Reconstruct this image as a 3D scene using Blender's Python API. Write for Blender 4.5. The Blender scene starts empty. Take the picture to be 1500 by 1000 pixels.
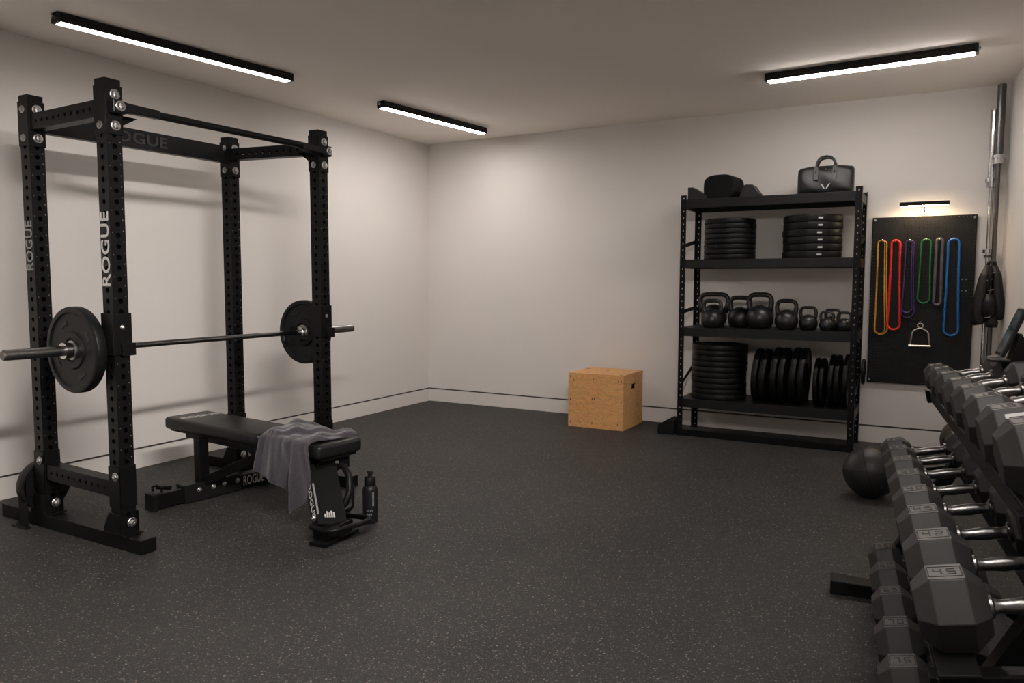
import bpy, bmesh, math, random
from mathutils import Vector, Matrix, Euler
random.seed(7)
SC = bpy.context.scene
COL = SC.collection
R = math.radians
PI = math.pi

# ------------------------------------------------------------------ camera
F, YAW, PITCH, ROLL = 1116.446, 0.50800, -0.0790, 0.0020
CAMPOS = Vector((4.721, -6.656, 1.278))
fw = Vector((-math.sin(YAW)*math.cos(PITCH), math.cos(YAW)*math.cos(PITCH), math.sin(PITCH)))
rt = Vector((math.cos(YAW), math.sin(YAW), 0)); up = rt.cross(fw)
r2 = rt*math.cos(ROLL) + up*math.sin(ROLL); u2 = up*math.cos(ROLL) - rt*math.sin(ROLL)
cam = bpy.data.cameras.new('camera'); camo = bpy.data.objects.new('camera', cam); COL.objects.link(camo)
m3 = Matrix((r2, u2, -fw)).transposed()
camo.matrix_world = Matrix.Translation(CAMPOS) @ m3.to_4x4()
cam.sensor_width = 36.0; cam.lens = F*36.0/1500.0; cam.clip_start = 0.05
SC.camera = camo
# ------------------------------------------------------------------ world, view
w = bpy.data.worlds.new('world'); SC.world = w; w.use_nodes = True
w.node_tree.nodes['Background'].inputs[0].default_value = (0.5, 0.47, 0.44, 1)
w.node_tree.nodes['Background'].inputs[1].default_value = 0.02
vs = SC.view_settings
vs.view_transform = 'Standard'; vs.look = 'None'; vs.gamma = 1.0; vs.use_curve_mapping = False
vs.exposure = 0.72
LAMPS = {'rack': 4.0, 'corner': 42.0, 'shelf': 43.0, 'near': 205.0, 'side': 34.0}   # radiance of each diffuser; near and side are added, unseen lights
LAMP_C = (1.0, 0.935, 0.895)
PICT_E = 48.0

# ------------------------------------------------------------------ materials
def nm(name):
    m = bpy.data.materials.new(name); m.use_nodes = True
    nt = m.node_tree; b = nt.nodes['Principled BSDF']
    return m, nt, b
def mat(name, col, rough=0.5, metal=0.0, var=0.08, scale=30.0, bump=0.0, bscale=200.0, spec=0.5, coat=0.0, rvar=0.0):
    m, nt, b = nm(name)
    tc = nt.nodes.new('ShaderNodeTexCoord')
    n = nt.nodes.new('ShaderNodeTexNoise'); n.inputs['Scale'].default_value = scale; n.inputs['Detail'].default_value = 4
    nt.links.new(tc.outputs['Object'], n.inputs['Vector'])
    r = nt.nodes.new('ShaderNodeValToRGB')
    c = Vector(col)
    r.color_ramp.elements[0].position = 0.3; r.color_ramp.elements[1].position = 0.7
    r.color_ramp.elements[0].color = (*(c*(1-var)), 1); r.color_ramp.elements[1].color = (*(c*(1+var)), 1)
    nt.links.new(n.outputs['Fac'], r.inputs['Fac']); nt.links.new(r.outputs['Color'], b.inputs['Base Color'])
    b.inputs['Roughness'].default_value = rough; b.inputs['Metallic'].default_value = metal
    b.inputs['Specular IOR Level'].default_value = spec; b.inputs['Coat Weight'].default_value = coat
    if rvar:
        mr = nt.nodes.new('ShaderNodeMapRange'); mr.inputs['To Min'].default_value = rough-rvar; mr.inputs['To Max'].default_value = rough+rvar
        nt.links.new(n.outputs['Fac'], mr.inputs['Value']); nt.links.new(mr.outputs['Result'], b.inputs['Roughness'])
    if bump:
        n2 = nt.nodes.new('ShaderNodeTexNoise'); n2.inputs['Scale'].default_value = bscale; n2.inputs['Detail'].default_value = 3
        nt.links.new(tc.outputs['Object'], n2.inputs['Vector'])
        bp = nt.nodes.new('ShaderNodeBump'); bp.inputs['Strength'].default_value = bump; bp.inputs['Distance'].default_value = 0.002
        nt.links.new(n2.outputs['Fac'], bp.inputs['Height']); nt.links.new(bp.outputs['Normal'], b.inputs['Normal'])
    return m
def emis(name, col, s):
    m, nt, b = nm(name)
    b.inputs['Base Color'].default_value = (0.9, 0.9, 0.9, 1)
    b.inputs['Emission Color'].default_value = (*col, 1); b.inputs['Emission Strength'].default_value = s
    return m
M = {}
M['wall'] = mat('wall_paint', (0.70, 0.665, 0.63), 0.75, var=0.015, scale=1.5, bump=0.06, bscale=350, spec=0.3)
M['ceil'] = mat('ceiling_paint', (0.93, 0.87, 0.81), 0.85, var=0.015, scale=1.2, spec=0.2)
M['steel'] = mat('black_powder_coat', (0.0045, 0.0044, 0.0043), 0.40, var=0.15, bump=0.05, bscale=900, spec=0.17)
M['steel2'] = mat('charcoal_powder_coat', (0.0085, 0.0083, 0.0082), 0.42, var=0.12, bump=0.05, bscale=900, spec=0.28)
M['raised'] = mat('raised_letter_edge', (0.03, 0.0294, 0.0288), 0.35, var=0.1)  # lighter grey paints edge highlights onto the letters
M['inner'] = mat('dark_tube_inside', (0.0015, 0.0015, 0.0015), 0.9, var=0.05, spec=0.03)  # near-black, keeps the upright holes dark inside
M['rubber'] = mat('black_rubber', (0.0055, 0.0054, 0.0053), 0.45, var=0.15, bump=0.1, bscale=500, spec=0.22)
M['rubber_dull'] = mat('dull_black_rubber', (0.011, 0.0108, 0.0105), 0.7, var=0.15, spec=0.3)
M['hexrub'] = mat('grey_hex_rubber', (0.026, 0.025, 0.0245), 0.5, var=0.12, scale=14, bump=0.08, bscale=500, spec=0.4)
M['hexlab'] = mat('worn_number_face', (0.085, 0.081, 0.078), 0.42, var=0.2, scale=60, spec=0.4)  # paler than the heads: overhead light painted onto the top flats
M['hexink'] = mat('dark_recess', (0.012, 0.012, 0.012), 0.6, var=0.1)
M['chrome'] = mat('chrome', (0.55, 0.54, 0.53), 0.22, 1.0, var=0.06, scale=80, rvar=0.05)
M['dbhandle'] = mat('worn_chrome_grip', (0.24, 0.235, 0.23), 0.3, 1.0, var=0.15, scale=90, rvar=0.06)
M['zinc'] = mat('zinc_bolt', (0.50, 0.49, 0.48), 0.34, 1.0, var=0.15, scale=160)
M['bar'] = mat('bar_steel', (0.13, 0.127, 0.125), 0.34, 1.0, var=0.1, scale=60)
M['sleeve'] = mat('sleeve_steel', (0.30, 0.29, 0.28), 0.30, 1.0, var=0.1, scale=60)
M['vinyl'] = mat('black_vinyl', (0.008, 0.0079, 0.0079), 0.4, var=0.1, bump=0.12, bscale=650, spec=0.35)
M['white'] = mat('white_print', (0.50, 0.485, 0.47), 0.55, var=0.06)
M['greyp'] = mat('grey_print', (0.22, 0.215, 0.21), 0.55, var=0.06)
M['iron'] = mat('cast_iron', (0.010, 0.0099, 0.0099), 0.36, var=0.15, bump=0.15, bscale=400, spec=0.5)
M['leather'] = mat('black_leather', (0.008, 0.0077, 0.0075), 0.46, var=0.12, bump=0.25, bscale=220, spec=0.5)
M['nylon'] = mat('black_nylon', (0.006, 0.0059, 0.0059), 0.5, var=0.12, bump=0.2, bscale=300)
M['foam'] = mat('black_foam', (0.0045, 0.0045, 0.0047), 0.8, var=0.1, bump=0.1, bscale=300, spec=0.25)
M['ballm'] = mat('ball_leather', (0.013, 0.0122, 0.0115), 0.45, var=0.15, bump=0.25, bscale=260)
M['brownball'] = mat('brown_leather', (0.042, 0.032, 0.025), 0.42, var=0.2, bump=0.2, bscale=260)
M['peg'] = mat('pegboard_black', (0.008, 0.0077, 0.0075), 0.5, var=0.12, spec=0.3)
M['reveal'] = mat('dark_shadow_gap', (0.05, 0.043, 0.038), 0.8)  # dark tone paints in the shade of the baseboard groove
M['pegback'] = mat('pegboard_backing', (0.06, 0.055, 0.05), 0.8)
for k, e in LAMPS.items(): M['lamp_'+k] = emis('lamp_diffuser_'+k, LAMP_C, e)
M['pict'] = emis('picture_lamp_strip', (1.0, 0.74, 0.45), PICT_E)
M['silver'] = mat('brushed_aluminium', (0.55, 0.52, 0.49), 0.35, 1.0, var=0.08)
M['handlem'] = mat('satin_handle', (0.50, 0.45, 0.41), 0.45, 0.3, var=0.08)
BC = {'yellow': (0.55, 0.27, 0.02), 'red': (0.62, 0.02, 0.018), 'purple': (0.05, 0.026, 0.11), 'green': (0.008, 0.13, 0.03),
      'grey': (0.075, 0.07, 0.078), 'blue': (0.012, 0.12, 0.36)}
for k, c in BC.items(): M['band_'+k] = mat('latex_'+k, c, 0.45, var=0.08, scale=40)

def floor_mat():
    m, nt, b = nm('speckled_rubber_floor')
    tc = nt.nodes.new('ShaderNodeTexCoord')
    L = nt.links.new
    base = nt.nodes.new('ShaderNodeTexNoise'); base.inputs['Scale'].default_value = 1.3; base.inputs['Detail'].default_value = 6
    L(tc.outputs['Object'], base.inputs['Vector'])
    r0 = nt.nodes.new('ShaderNodeValToRGB')
    r0.color_ramp.elements[0].color = (0.0205, 0.0197, 0.019, 1); r0.color_ramp.elements[1].color = (0.0325, 0.0312, 0.030, 1)
    r0.color_ramp.elements[0].position = 0.3; r0.color_ramp.elements[1].position = 0.7
    L(base.outputs['Fac'], r0.inputs['Fac'])
    gr = nt.nodes.new('ShaderNodeTexNoise'); gr.inputs['Scale'].default_value = 130; gr.inputs['Detail'].default_value = 5
    L(tc.outputs['Object'], gr.inputs['Vector'])
    mg = nt.nodes.new('ShaderNodeMix'); mg.data_type = 'RGBA'; mg.blend_type = 'OVERLAY'; mg.inputs['Factor'].default_value = 0.6
    L(r0.outputs['Color'], mg.inputs['A']); L(gr.outputs['Color'], mg.inputs['B'])
    last = r0.outputs['Color']
    # granules: darker / lighter crumb
    for (sc, thr, prob, col) in ((95, 0.32, 0.20, (0.155, 0.144, 0.13)), (150, 0.36, 0.18, (0.095, 0.087, 0.078)), (60, 0.22, 0.11, (0.24, 0.215, 0.19)), (210, 0.38, 0.35, (0.085, 0.08, 0.074))):
        v = nt.nodes.new('ShaderNodeTexVoronoi'); v.inputs['Scale'].default_value = sc
        L(tc.outputs['Object'], v.inputs['Vector'])
        lt = nt.nodes.new('ShaderNodeMath'); lt.operation = 'LESS_THAN'; lt.inputs[1].default_value = thr
        L(v.outputs['Distance'], lt.inputs[0])
        sp = nt.nodes.new('ShaderNodeSeparateColor'); L(v.outputs['Color'], sp.inputs['Color'])
        l2 = nt.nodes.new('ShaderNodeMath'); l2.operation = 'LESS_THAN'; l2.inputs[1].default_value = prob
        L(sp.outputs['Red'], l2.inputs[0])
        mu = nt.nodes.new('ShaderNodeMath'); mu.operation = 'MULTIPLY'; L(lt.outputs[0], mu.inputs[0]); L(l2.outputs[0], mu.inputs[1])
        mx = nt.nodes.new('ShaderNodeMix'); mx.data_type = 'RGBA'
        L(mu.outputs[0], mx.inputs['Factor']); L(last, mx.inputs['A']); mx.inputs['B'].default_value = (*col, 1)
        last = mx.outputs['Result']
    sx = nt.nodes.new('ShaderNodeSeparateXYZ'); L(tc.outputs['Object'], sx.inputs[0])
    ad = nt.nodes.new('ShaderNodeMath'); ad.operation = 'ADD'; ad.inputs[1].default_value = 4.29; L(sx.outputs['Y'], ad.inputs[0])
    ab = nt.nodes.new('ShaderNodeMath'); ab.operation = 'ABSOLUTE'; L(ad.outputs[0], ab.inputs[0])
    l3 = nt.nodes.new('ShaderNodeMath'); l3.operation = 'LESS_THAN'; l3.inputs[1].default_value = 0.0022; L(ab.outputs[0], l3.inputs[0])
    m3_ = nt.nodes.new('ShaderNodeMath'); m3_.operation = 'MULTIPLY'; m3_.inputs[1].default_value = 0.45; L(l3.outputs[0], m3_.inputs[0])
    mxs = nt.nodes.new('ShaderNodeMix'); mxs.data_type = 'RGBA'; L(m3_.outputs[0], mxs.inputs['Factor']); L(last, mxs.inputs['A']); mxs.inputs['B'].default_value = (0.01, 0.01, 0.01, 1)
    last = mxs.outputs['Result']
    L(last, b.inputs['Base Color'])
    b.inputs['Roughness'].default_value = 0.62; b.inputs['Specular IOR Level'].default_value = 0.35
    bp = nt.nodes.new('ShaderNodeBump'); bp.inputs['Strength'].default_value = 0.25; bp.inputs['Distance'].default_value = 0.003
    L(gr.outputs['Fac'], bp.inputs['Height']); L(bp.outputs['Normal'], b.inputs['Normal'])
    return m
M['floor'] = floor_mat()
def ply_mat(name, a, bcol, axis_scale):
    m, nt, b = nm(name); L = nt.links.new
    tc = nt.nodes.new('ShaderNodeTexCoord'); mp = nt.nodes.new('ShaderNodeMapping'); mp.inputs['Scale'].default_value = axis_scale
    L(tc.outputs['Object'], mp.inputs['Vector'])
    n = nt.nodes.new('ShaderNodeTexNoise'); n.inputs['Scale'].default_value = 2.6; n.inputs['Detail'].default_value = 3; n.inputs['Distortion'].default_value = 1.4
    L(mp.outputs['Vector'], n.inputs['Vector'])
    mu = nt.nodes.new('ShaderNodeMath'); mu.operation = 'MULTIPLY'; mu.inputs[1].default_value = 9.0; L(n.outputs['Fac'], mu.inputs[0])
    fr = nt.nodes.new('ShaderNodeMath'); fr.operation = 'FRACT'; L(mu.outputs[0], fr.inputs[0])
    r = nt.nodes.new('ShaderNodeValToRGB'); e = r.color_ramp.elements
    e[0].position = 0.0; e[0].color = (*[x*0.86 for x in bcol], 1); e[1].position = 0.10; e[1].color = (*bcol, 1)
    e2 = r.color_ramp.elements.new(0.6); e2.color = (*a, 1); e3 = r.color_ramp.elements.new(1.0); e3.color = (*[x*0.93 for x in a], 1)
    L(fr.outputs[0], r.inputs['Fac'])
    g = nt.nodes.new('ShaderNodeTexNoise'); g.inputs['Scale'].default_value = 40; g.inputs['Detail'].default_value = 4
    mp2 = nt.nodes.new('ShaderNodeMapping'); mp2.inputs['Scale'].default_value = [x*(1 if i else 0.12) for i, x in enumerate((1, 1, 3))]
    L(tc.outputs['Object'], mp2.inputs['Vector']); L(mp2.outputs['Vector'], g.inputs['Vector'])
    mx = nt.nodes.new('ShaderNodeMix'); mx.data_type = 'RGBA'; mx.blend_type = 'MULTIPLY'; mx.inputs['Factor'].default_value = 0.35
    L(r.outputs['Color'], mx.inputs['A']); L(g.outputs['Color'], mx.inputs['B'])
    mx2 = nt.nodes.new('ShaderNodeMix'); mx2.data_type = 'RGBA'; mx2.inputs['Factor'].default_value = 0.45
    L(r.outputs['Color'], mx2.inputs['A']); mx2.inputs['B'].default_value = (*a, 1)
    L(mx2.outputs['Result'], mx.inputs['A'])
    L(mx.outputs['Result'], b.inputs['Base Color']); b.inputs['Roughness'].default_value = 0.55; b.inputs['Specular IOR Level'].default_value = 0.35
    return m
M['ply'] = ply_mat('birch_plywood', (0.88, 0.47, 0.19), (0.64, 0.31, 0.11), (1.6, 1.6, 3.2))
M['plyedge'] = mat('plywood_edge', (0.5, 0.28, 0.12), 0.6, var=0.25, scale=90)
M['plug'] = mat('dark_screw_hole', (0.06, 0.03, 0.015), 0.7)
def towel_mat():
    m, nt, b = nm('purple_grey_terry'); L = nt.links.new
    tc = nt.nodes.new('ShaderNodeTexCoord')
    n = nt.nodes.new('ShaderNodeTexNoise'); n.inputs['Scale'].default_value = 260; n.inputs['Detail'].default_value = 3; L(tc.outputs['Object'], n.inputs['Vector'])
    r = nt.nodes.new('ShaderNodeValToRGB'); r.color_ramp.elements[0].color = (0.028, 0.0235, 0.031, 1); r.color_ramp.elements[1].color = (0.060, 0.052, 0.064, 1)
    r.color_ramp.elements[0].position = 0.3; r.color_ramp.elements[1].position = 0.7
    L(n.outputs['Fac'], r.inputs['Fac']); L(r.outputs['Color'], b.inputs['Base Color'])
    b.inputs['Roughness'].default_value = 0.95; b.inputs['Specular IOR Level'].default_value = 0.1
    b.inputs['Sheen Weight'].default_value = 0.35; b.inputs['Sheen Roughness'].default_value = 0.5
    bp = nt.nodes.new('ShaderNodeBump'); bp.inputs['Strength'].default_value = 0.5; bp.inputs['Distance'].default_value = 0.003
    L(n.outputs['Fac'], bp.inputs['Height']); L(bp.outputs['Normal'], b.inputs['Normal'])
    return m
M['towel'] = towel_mat()
def screen_mat():
    m, nt, b = nm('tablet_screen'); L = nt.links.new
    tc = nt.nodes.new('ShaderNodeTexCoord')
    mp = nt.nodes.new('ShaderNodeMapping'); mp.inputs['Scale'].default_value = (11, 25, 1); L(tc.outputs['Object'], mp.inputs['Vector'])
    n = nt.nodes.new('ShaderNodeTexNoise'); n.inputs['Scale'].default_value = 1.0; n.inputs['Detail'].default_value = 3; L(mp.outputs['Vector'], n.inputs['Vector'])
    r = nt.nodes.new('ShaderNodeValToRGB'); r.color_ramp.elements[0].color = (0.012, 0.018, 0.02, 1); r.color_ramp.elements[1].color = (0.10, 0.13, 0.135, 1)
    r.color_ramp.elements[0].position = 0.40; r.color_ramp.elements[1].position = 0.75
    L(n.outputs['Fac'], r.inputs['Fac'])
    b.inputs['Base Color'].default_value = (0.01, 0.012, 0.013, 1); b.inputs['Roughness'].default_value = 0.12
    L(r.outputs['Color'], b.inputs['Emission Color']); b.inputs['Emission Strength'].default_value = 0.35
    return m
M['screen'] = screen_mat()

# ------------------------------------------------------------------ mesh helpers
class MB:
    def __init__(s): s.bm = bmesh.new()
    def box(s, c, d, rot=None):
        r = bmesh.ops.create_cube(s.bm, size=1.0)
        mt = Matrix.Translation(Vector(c)) @ (rot.to_4x4() if rot is not None else Matrix()) @ Matrix.Diagonal((d[0], d[1], d[2], 1))
        bmesh.ops.transform(s.bm, matrix=mt, verts=r['verts']); return s
    def bb(s, lo, hi):
        return s.box([(a+b)/2 for a, b in zip(lo, hi)], [abs(b-a) for a, b in zip(lo, hi)])
    def beam(s, p0, p1, wy, hz, upv=(0, 0, 1)):
        """box from p0 to p1 with width wy (sideways) and height hz"""
        p0 = Vector(p0); p1 = Vector(p1); x = (p1-p0); l = x.length; x.normalize()
        y = Vector(upv).cross(x)
        if y.length < 1e-4: y = Vector((0, 1, 0)).cross(x)
        y.normalize(); z = x.cross(y)
        return s.box((p0+p1)/2, (l, wy, hz), Matrix((x, y, z)).transposed())
    def cyl(s, p0, p1, r, seg=20, r1=None):
        p0 = Vector(p0); p1 = Vector(p1); d = p1-p0
        q = bmesh.ops.create_cone(s.bm, cap_ends=True, segments=seg, radius1=r, radius2=r if r1 is None else r1, depth=d.length)
        mt = Matrix.Translation((p0+p1)/2) @ d.to_track_quat('Z', 'Y').to_matrix().to_4x4()
        bmesh.ops.transform(s.bm, matrix=mt, verts=q['verts']); return s
    def sph(s, c, r, u=24, v=16, sc=(1, 1, 1)):
        q = bmesh.ops.create_uvsphere(s.bm, u_segments=u, v_segments=v, radius=r)
        bmesh.ops.transform(s.bm, matrix=Matrix.Translation(Vector(c)) @ Matrix.Diagonal((*sc, 1)), verts=q['verts']); return s
    def lathe(s, prof, p0=(0, 0, 0), ax=(0, 0, 1), seg=40):
        """prof: list of (r, h) closed to the axis when r=0"""
        mt = Matrix.Translation(Vector(p0)) @ Vector(ax).to_track_quat('Z', 'Y').to_matrix().to_4x4()
        rings = []
        for r, h in prof:
            if r < 1e-6: rings.append([s.bm.verts.new(mt @ Vector((0, 0, h)))])
            else: rings.append([s.bm.verts.new(mt @ Vector((r*math.cos(2*PI*i/seg), r*math.sin(2*PI*i/seg), h))) for i in range(seg)])
        for a, b in zip(rings, rings[1:]):
            for i in range(seg):
                j = (i+1) % seg
                if len(a) == 1 and len(b) == 1: continue
                if len(a) == 1: s.bm.faces.new((a[0], b[j], b[i]))
                elif len(b) == 1: s.bm.faces.new((a[i], a[j], b[0]))
                else: s.bm.faces.new((a[i], a[j], b[j], b[i]))
        return s
    def tube(s, pts, r, seg=10, closed=False, rx=None, ref=None):
        """sweep; r may be list; rx: flat half-width for ribbon cross-section along ref"""
        pts = [Vector(p) for p in pts]; n = len(pts); rings = []
        prev = None
        for i, p in enumerate(pts):
            if closed: t = pts[(i+1) % n]-pts[i-1]
            else: t = pts[min(i+1, n-1)]-pts[max(i-1, 0)]
            t.normalize()
            if ref is not None: a = Vector(ref)
            else: a = prev if prev is not None else (Vector((0, 0, 1)) if abs(t.z) < 0.9 else Vector((1, 0, 0)))
            a = a - t*a.dot(t); a.normalize(); prev = a
            b = t.cross(a)
            rr = r[i] if isinstance(r, (list, tuple)) else r
            ra = rx if rx is not None else rr
            rings.append([s.bm.verts.new(p + a*(ra*math.cos(2*PI*k/seg)) + b*(rr*math.sin(2*PI*k/seg))) for k in range(seg)])
        m = n if closed else n-1
        for i in range(m):
            A, B = rings[i], rings[(i+1) % n]
            for k in range(seg):
                l = (k+1) % seg
                s.bm.faces.new((A[k], A[l], B[l], B[k]))
        if not closed:
            s.bm.faces.new(list(reversed(rings[0]))); s.bm.faces.new(rings[-1])
        return s
    def prism(s, poly, p0, ex, ey, ez, h):
        """polygon in (ex,ey) plane extruded along ez by h"""
        p0 = Vector(p0); ex = Vector(ex); ey = Vector(ey); ez = Vector(ez)
        a = [s.bm.verts.new(p0+ex*x+ey*y) for x, y in poly]; b = [s.bm.verts.new(p0+ex*x+ey*y+ez*h) for x, y in poly]
        n = len(poly)
        s.bm.faces.new(list(reversed(a))); s.bm.faces.new(b)
        for i in range(n):
            j = (i+1) % n; s.bm.faces.new((a[i], a[j], b[j], b[i]))
        return s
    def mesh(s, name, mt, smooth=False):
        bmesh.ops.recalc_face_normals(s.bm, faces=s.bm.faces)
        me = bpy.data.meshes.new(name); s.bm.to_mesh(me); s.bm.free()
        for x in (mt if isinstance(mt, (list, tuple)) else [mt]): me.materials.append(x)
        if smooth:
            for p in me.polygons: p.use_smooth = True
        return me
    def build(s, name, mt, parent=None, bevel=0.0, smooth=False, seg=2, auto=False, loc=None):
        me = s.mesh(name, mt, smooth or auto)
        o = bpy.data.objects.new(name, me); COL.objects.link(o)
        if auto: shade_auto(me)
        if bevel:
            b = o.modifiers.new('bevel', 'BEVEL'); b.width = bevel; b.segments = seg; b.limit_method = 'ANGLE'; b.angle_limit = R(40)
            b.harden_normals = False
        if parent is not None: o.parent = parent
        if loc is not None: o.location = loc
        return o
def shade_auto(me, ang=35):
    bm = bmesh.new(); bm.from_mesh(me)
    for e in bm.edges:
        if len(e.link_faces) == 2 and e.calc_face_angle(0) > R(ang): e.smooth = False
    bm.to_mesh(me); bm.free()
def tag(o, label, cat, group=None, kind=None):
    o['label'] = label; o['category'] = cat
    if group: o['group'] = group
    if kind: o['kind'] = kind
    return o
def thing(name, label, cat, loc=(0, 0, 0), rotz=0.0, group=None):
    o = bpy.data.objects.new(name, None); COL.objects.link(o); o.empty_display_size = 0.1
    o.location = loc; o.rotation_euler = (0, 0, rotz)
    return tag(o, label, cat, group)
def struct(o): o['kind'] = 'structure'; return o
def copy_tree(o, parent=None):
    c = o.copy(); COL.objects.link(c)
    if parent is not None: c.parent = parent
    for ch in list(o.children): copy_tree(ch, c)
    return c
def text_obj(name, body, size, depth, mt, mw, parent, sx=1.0, spacing=1.0):
    """lettering as solid mesh; mw maps text plane (x right, y up, z out) to parent space"""
    cu = bpy.data.curves.new(name, 'FONT'); cu.body = body; cu.size = size; cu.extrude = depth; cu.align_x = 'CENTER'; cu.align_y = 'CENTER'
    cu.space_character = spacing; cu.resolution_u = 3; cu.offset = size*0.012
    to = bpy.data.objects.new('tmp_text', cu); COL.objects.link(to)
    dg = bpy.context.evaluated_depsgraph_get(); dg.update()
    me = bpy.data.meshes.new_from_object(to.evaluated_get(dg))
    bpy.data.objects.remove(to); bpy.data.curves.remove(cu)
    me.transform(mw @ Matrix.Diagonal((sx, 1, 1, 1))); me.materials.clear(); me.materials.append(mt); me.name = name
    o = bpy.data.objects.new(name, me); COL.objects.link(o); o.parent = parent
    return o
def frame(o, x, y):
    x = Vector(x).normalized(); y = Vector(y).normalized(); z = x.cross(y)
    m = Matrix((x, y, z)).transposed().to_4x4(); m.translation = Vector(o); return m

# ------------------------------------------------------------------ room shell
H = 2.70; YB = -8.4; TAN = math.tan(R(4.6)); XR0 = 5.125
xr = lambda y: XR0 - y*TAN
T = 0.12; GZ0, GZ1 = 0.127, 0.1405
def slab(poly, z0, z1): return MB().prism(poly, (0, 0, z0), (1, 0, 0), (0, 1, 0), (0, 0, 1), z1-z0)
outer = [(-T, T), (-T, YB-T), (xr(YB)+T, YB-T), (XR0+T, T)]
struct(slab(outer, -0.1, 0.0).build('floor', M['floor']))
struct(slab(outer, H, H+0.1).build('ceiling', M['ceil']))
RV = 0.03
def wall(nameside, a, b, nrm):
    """a->b along the wall foot on the room side; nrm points into the wall"""
    a = Vector((*a, 0)); b = Vector((*b, 0)); n = Vector((*nrm, 0)).normalized(); d = b-a
    def pan(z0, z1, n0, n1):
        mb = MB(); q = [(a+n*n0), (b+n*n0), (b+n*n1), (a+n*n1)]
        return mb.prism([(v.x, v.y) for v in q], (0, 0, z0), (1, 0, 0), (0, 1, 0), (0, 0, 1), z1-z0)
    mb = pan(GZ1, H, 0, T)
    q = [a+n*RV, b+n*RV, b+n*T, a+n*T]
    mb.prism([(v.x, v.y) for v in q], (0, 0, 0), (1, 0, 0), (0, 1, 0), (0, 0, 1), GZ1)
    struct(mb.build('wall_'+nameside, M['wall']))
    struct(pan(GZ0+0.0002, GZ1-0.0002, 0.010, RV-0.0005).build('trim_'+nameside, M['reveal']))  # dark strip added to deepen the shade in the groove
    struct(pan(0, GZ0, -0.003, RV).build('baseboard_'+nameside, M['wall']))
wall('left', (0, YB), (0, 0), (-1, 0))
wall('back', (0, 0), (XR0, 0), (0, 1))
wall('right', (XR0, 0), (xr(YB), YB), (1, TAN))
wall('front', (xr(YB), YB), (0, YB), (0, -1))

# ------------------------------------------------------------------ ceiling strip lights
def strip_light(a, b, label, lm):
    a = Vector((*a, H)); b = Vector((*b, H)); c = (a+b)/2; d = (b-a); L = d.length
    t = thing('strip_light', label, 'ceiling light', c, math.atan2(d.y, d.x), 'linear ceiling lights')
    W, Hh = 0.075, 0.062
    mb = MB()
    mb.bb((-L/2, -W/2, -0.030), (L/2, W/2, 0))
    mb.bb((-L/2, -W/2, -Hh+0.012), (L/2, -W/2+0.006, -0.030)); mb.bb((-L/2, W/2-0.006, -Hh+0.012), (L/2, W/2, -0.030))
    mb.build('housing', M['steel2'], t, 0.002)
    MB().bb((-L/2+0.02, -W/2+0.007, -Hh+(0.008 if lm in ('rack', 'corner') else 0.004)), (L/2-0.02, W/2-0.007, -0.031)).build('diffuser', M['lamp_'+lm], t, 0.004)
    for s in (-1, 1):
        MB().bb((s*L/2-0.02*(s > 0), -W/2-0.001, -Hh+0.010), (s*L/2+0.02*(s < 0), W/2+0.001, -0.0005)).build('end_cap', M['steel2'], t, 0.003)
        MB().cyl((s*(L/2), 0, -0.025), (s*(L/2+0.012), 0, -0.025), 0.009, 12).build('screw', M['zinc'], t)
    return t
strip_light((0.55, -4.19), (0.745, -2.68), 'long black ceiling light strip above the power rack, glowing white', 'rack')
strip_light((0.80, -1.77), (0.957, -0.44), 'short-looking black ceiling light strip nearest the back left corner of the room', 'corner')
strip_light((3.63, -1.10), (4.88, -1.19), 'black ceiling light strip running above the storage shelf along the back wall', 'shelf')
# added light out of view, its lip shapes the shade on the left wall
ww = thing('wall_washer', 'long shielded ceiling light overhead, washing the left wall behind the rack', 'ceiling light', (4.30, -5.75, H))
D = 0.185
MB().bb((-0.40, -0.80, -0.012), (0.22, 0.80, 0)).bb((0.205, -0.80, -D), (0.22, 0.80, -0.012)).bb((-0.40, -0.80, -D+0.008), (-0.385, 0.80, -0.012)).bb((-0.40, -0.815, -D+0.008), (0.22, -0.80, 0)).bb((-0.40, 0.80, -D+0.008), (0.22, 0.815, 0)).build('housing', M['steel2'], ww, 0.002)
MB().bb((0.19, -0.78, -D+0.006), (0.204, 0.78, -0.066)).build('diffuser', M['lamp_near'], ww, 0.002)
strip_light((5.05, -5.75), (5.05, -4.22), 'black ceiling light strip over the dumbbell rack along the right wall', 'side')  # added strip out of view, brightens the dumbbell tops

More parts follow.
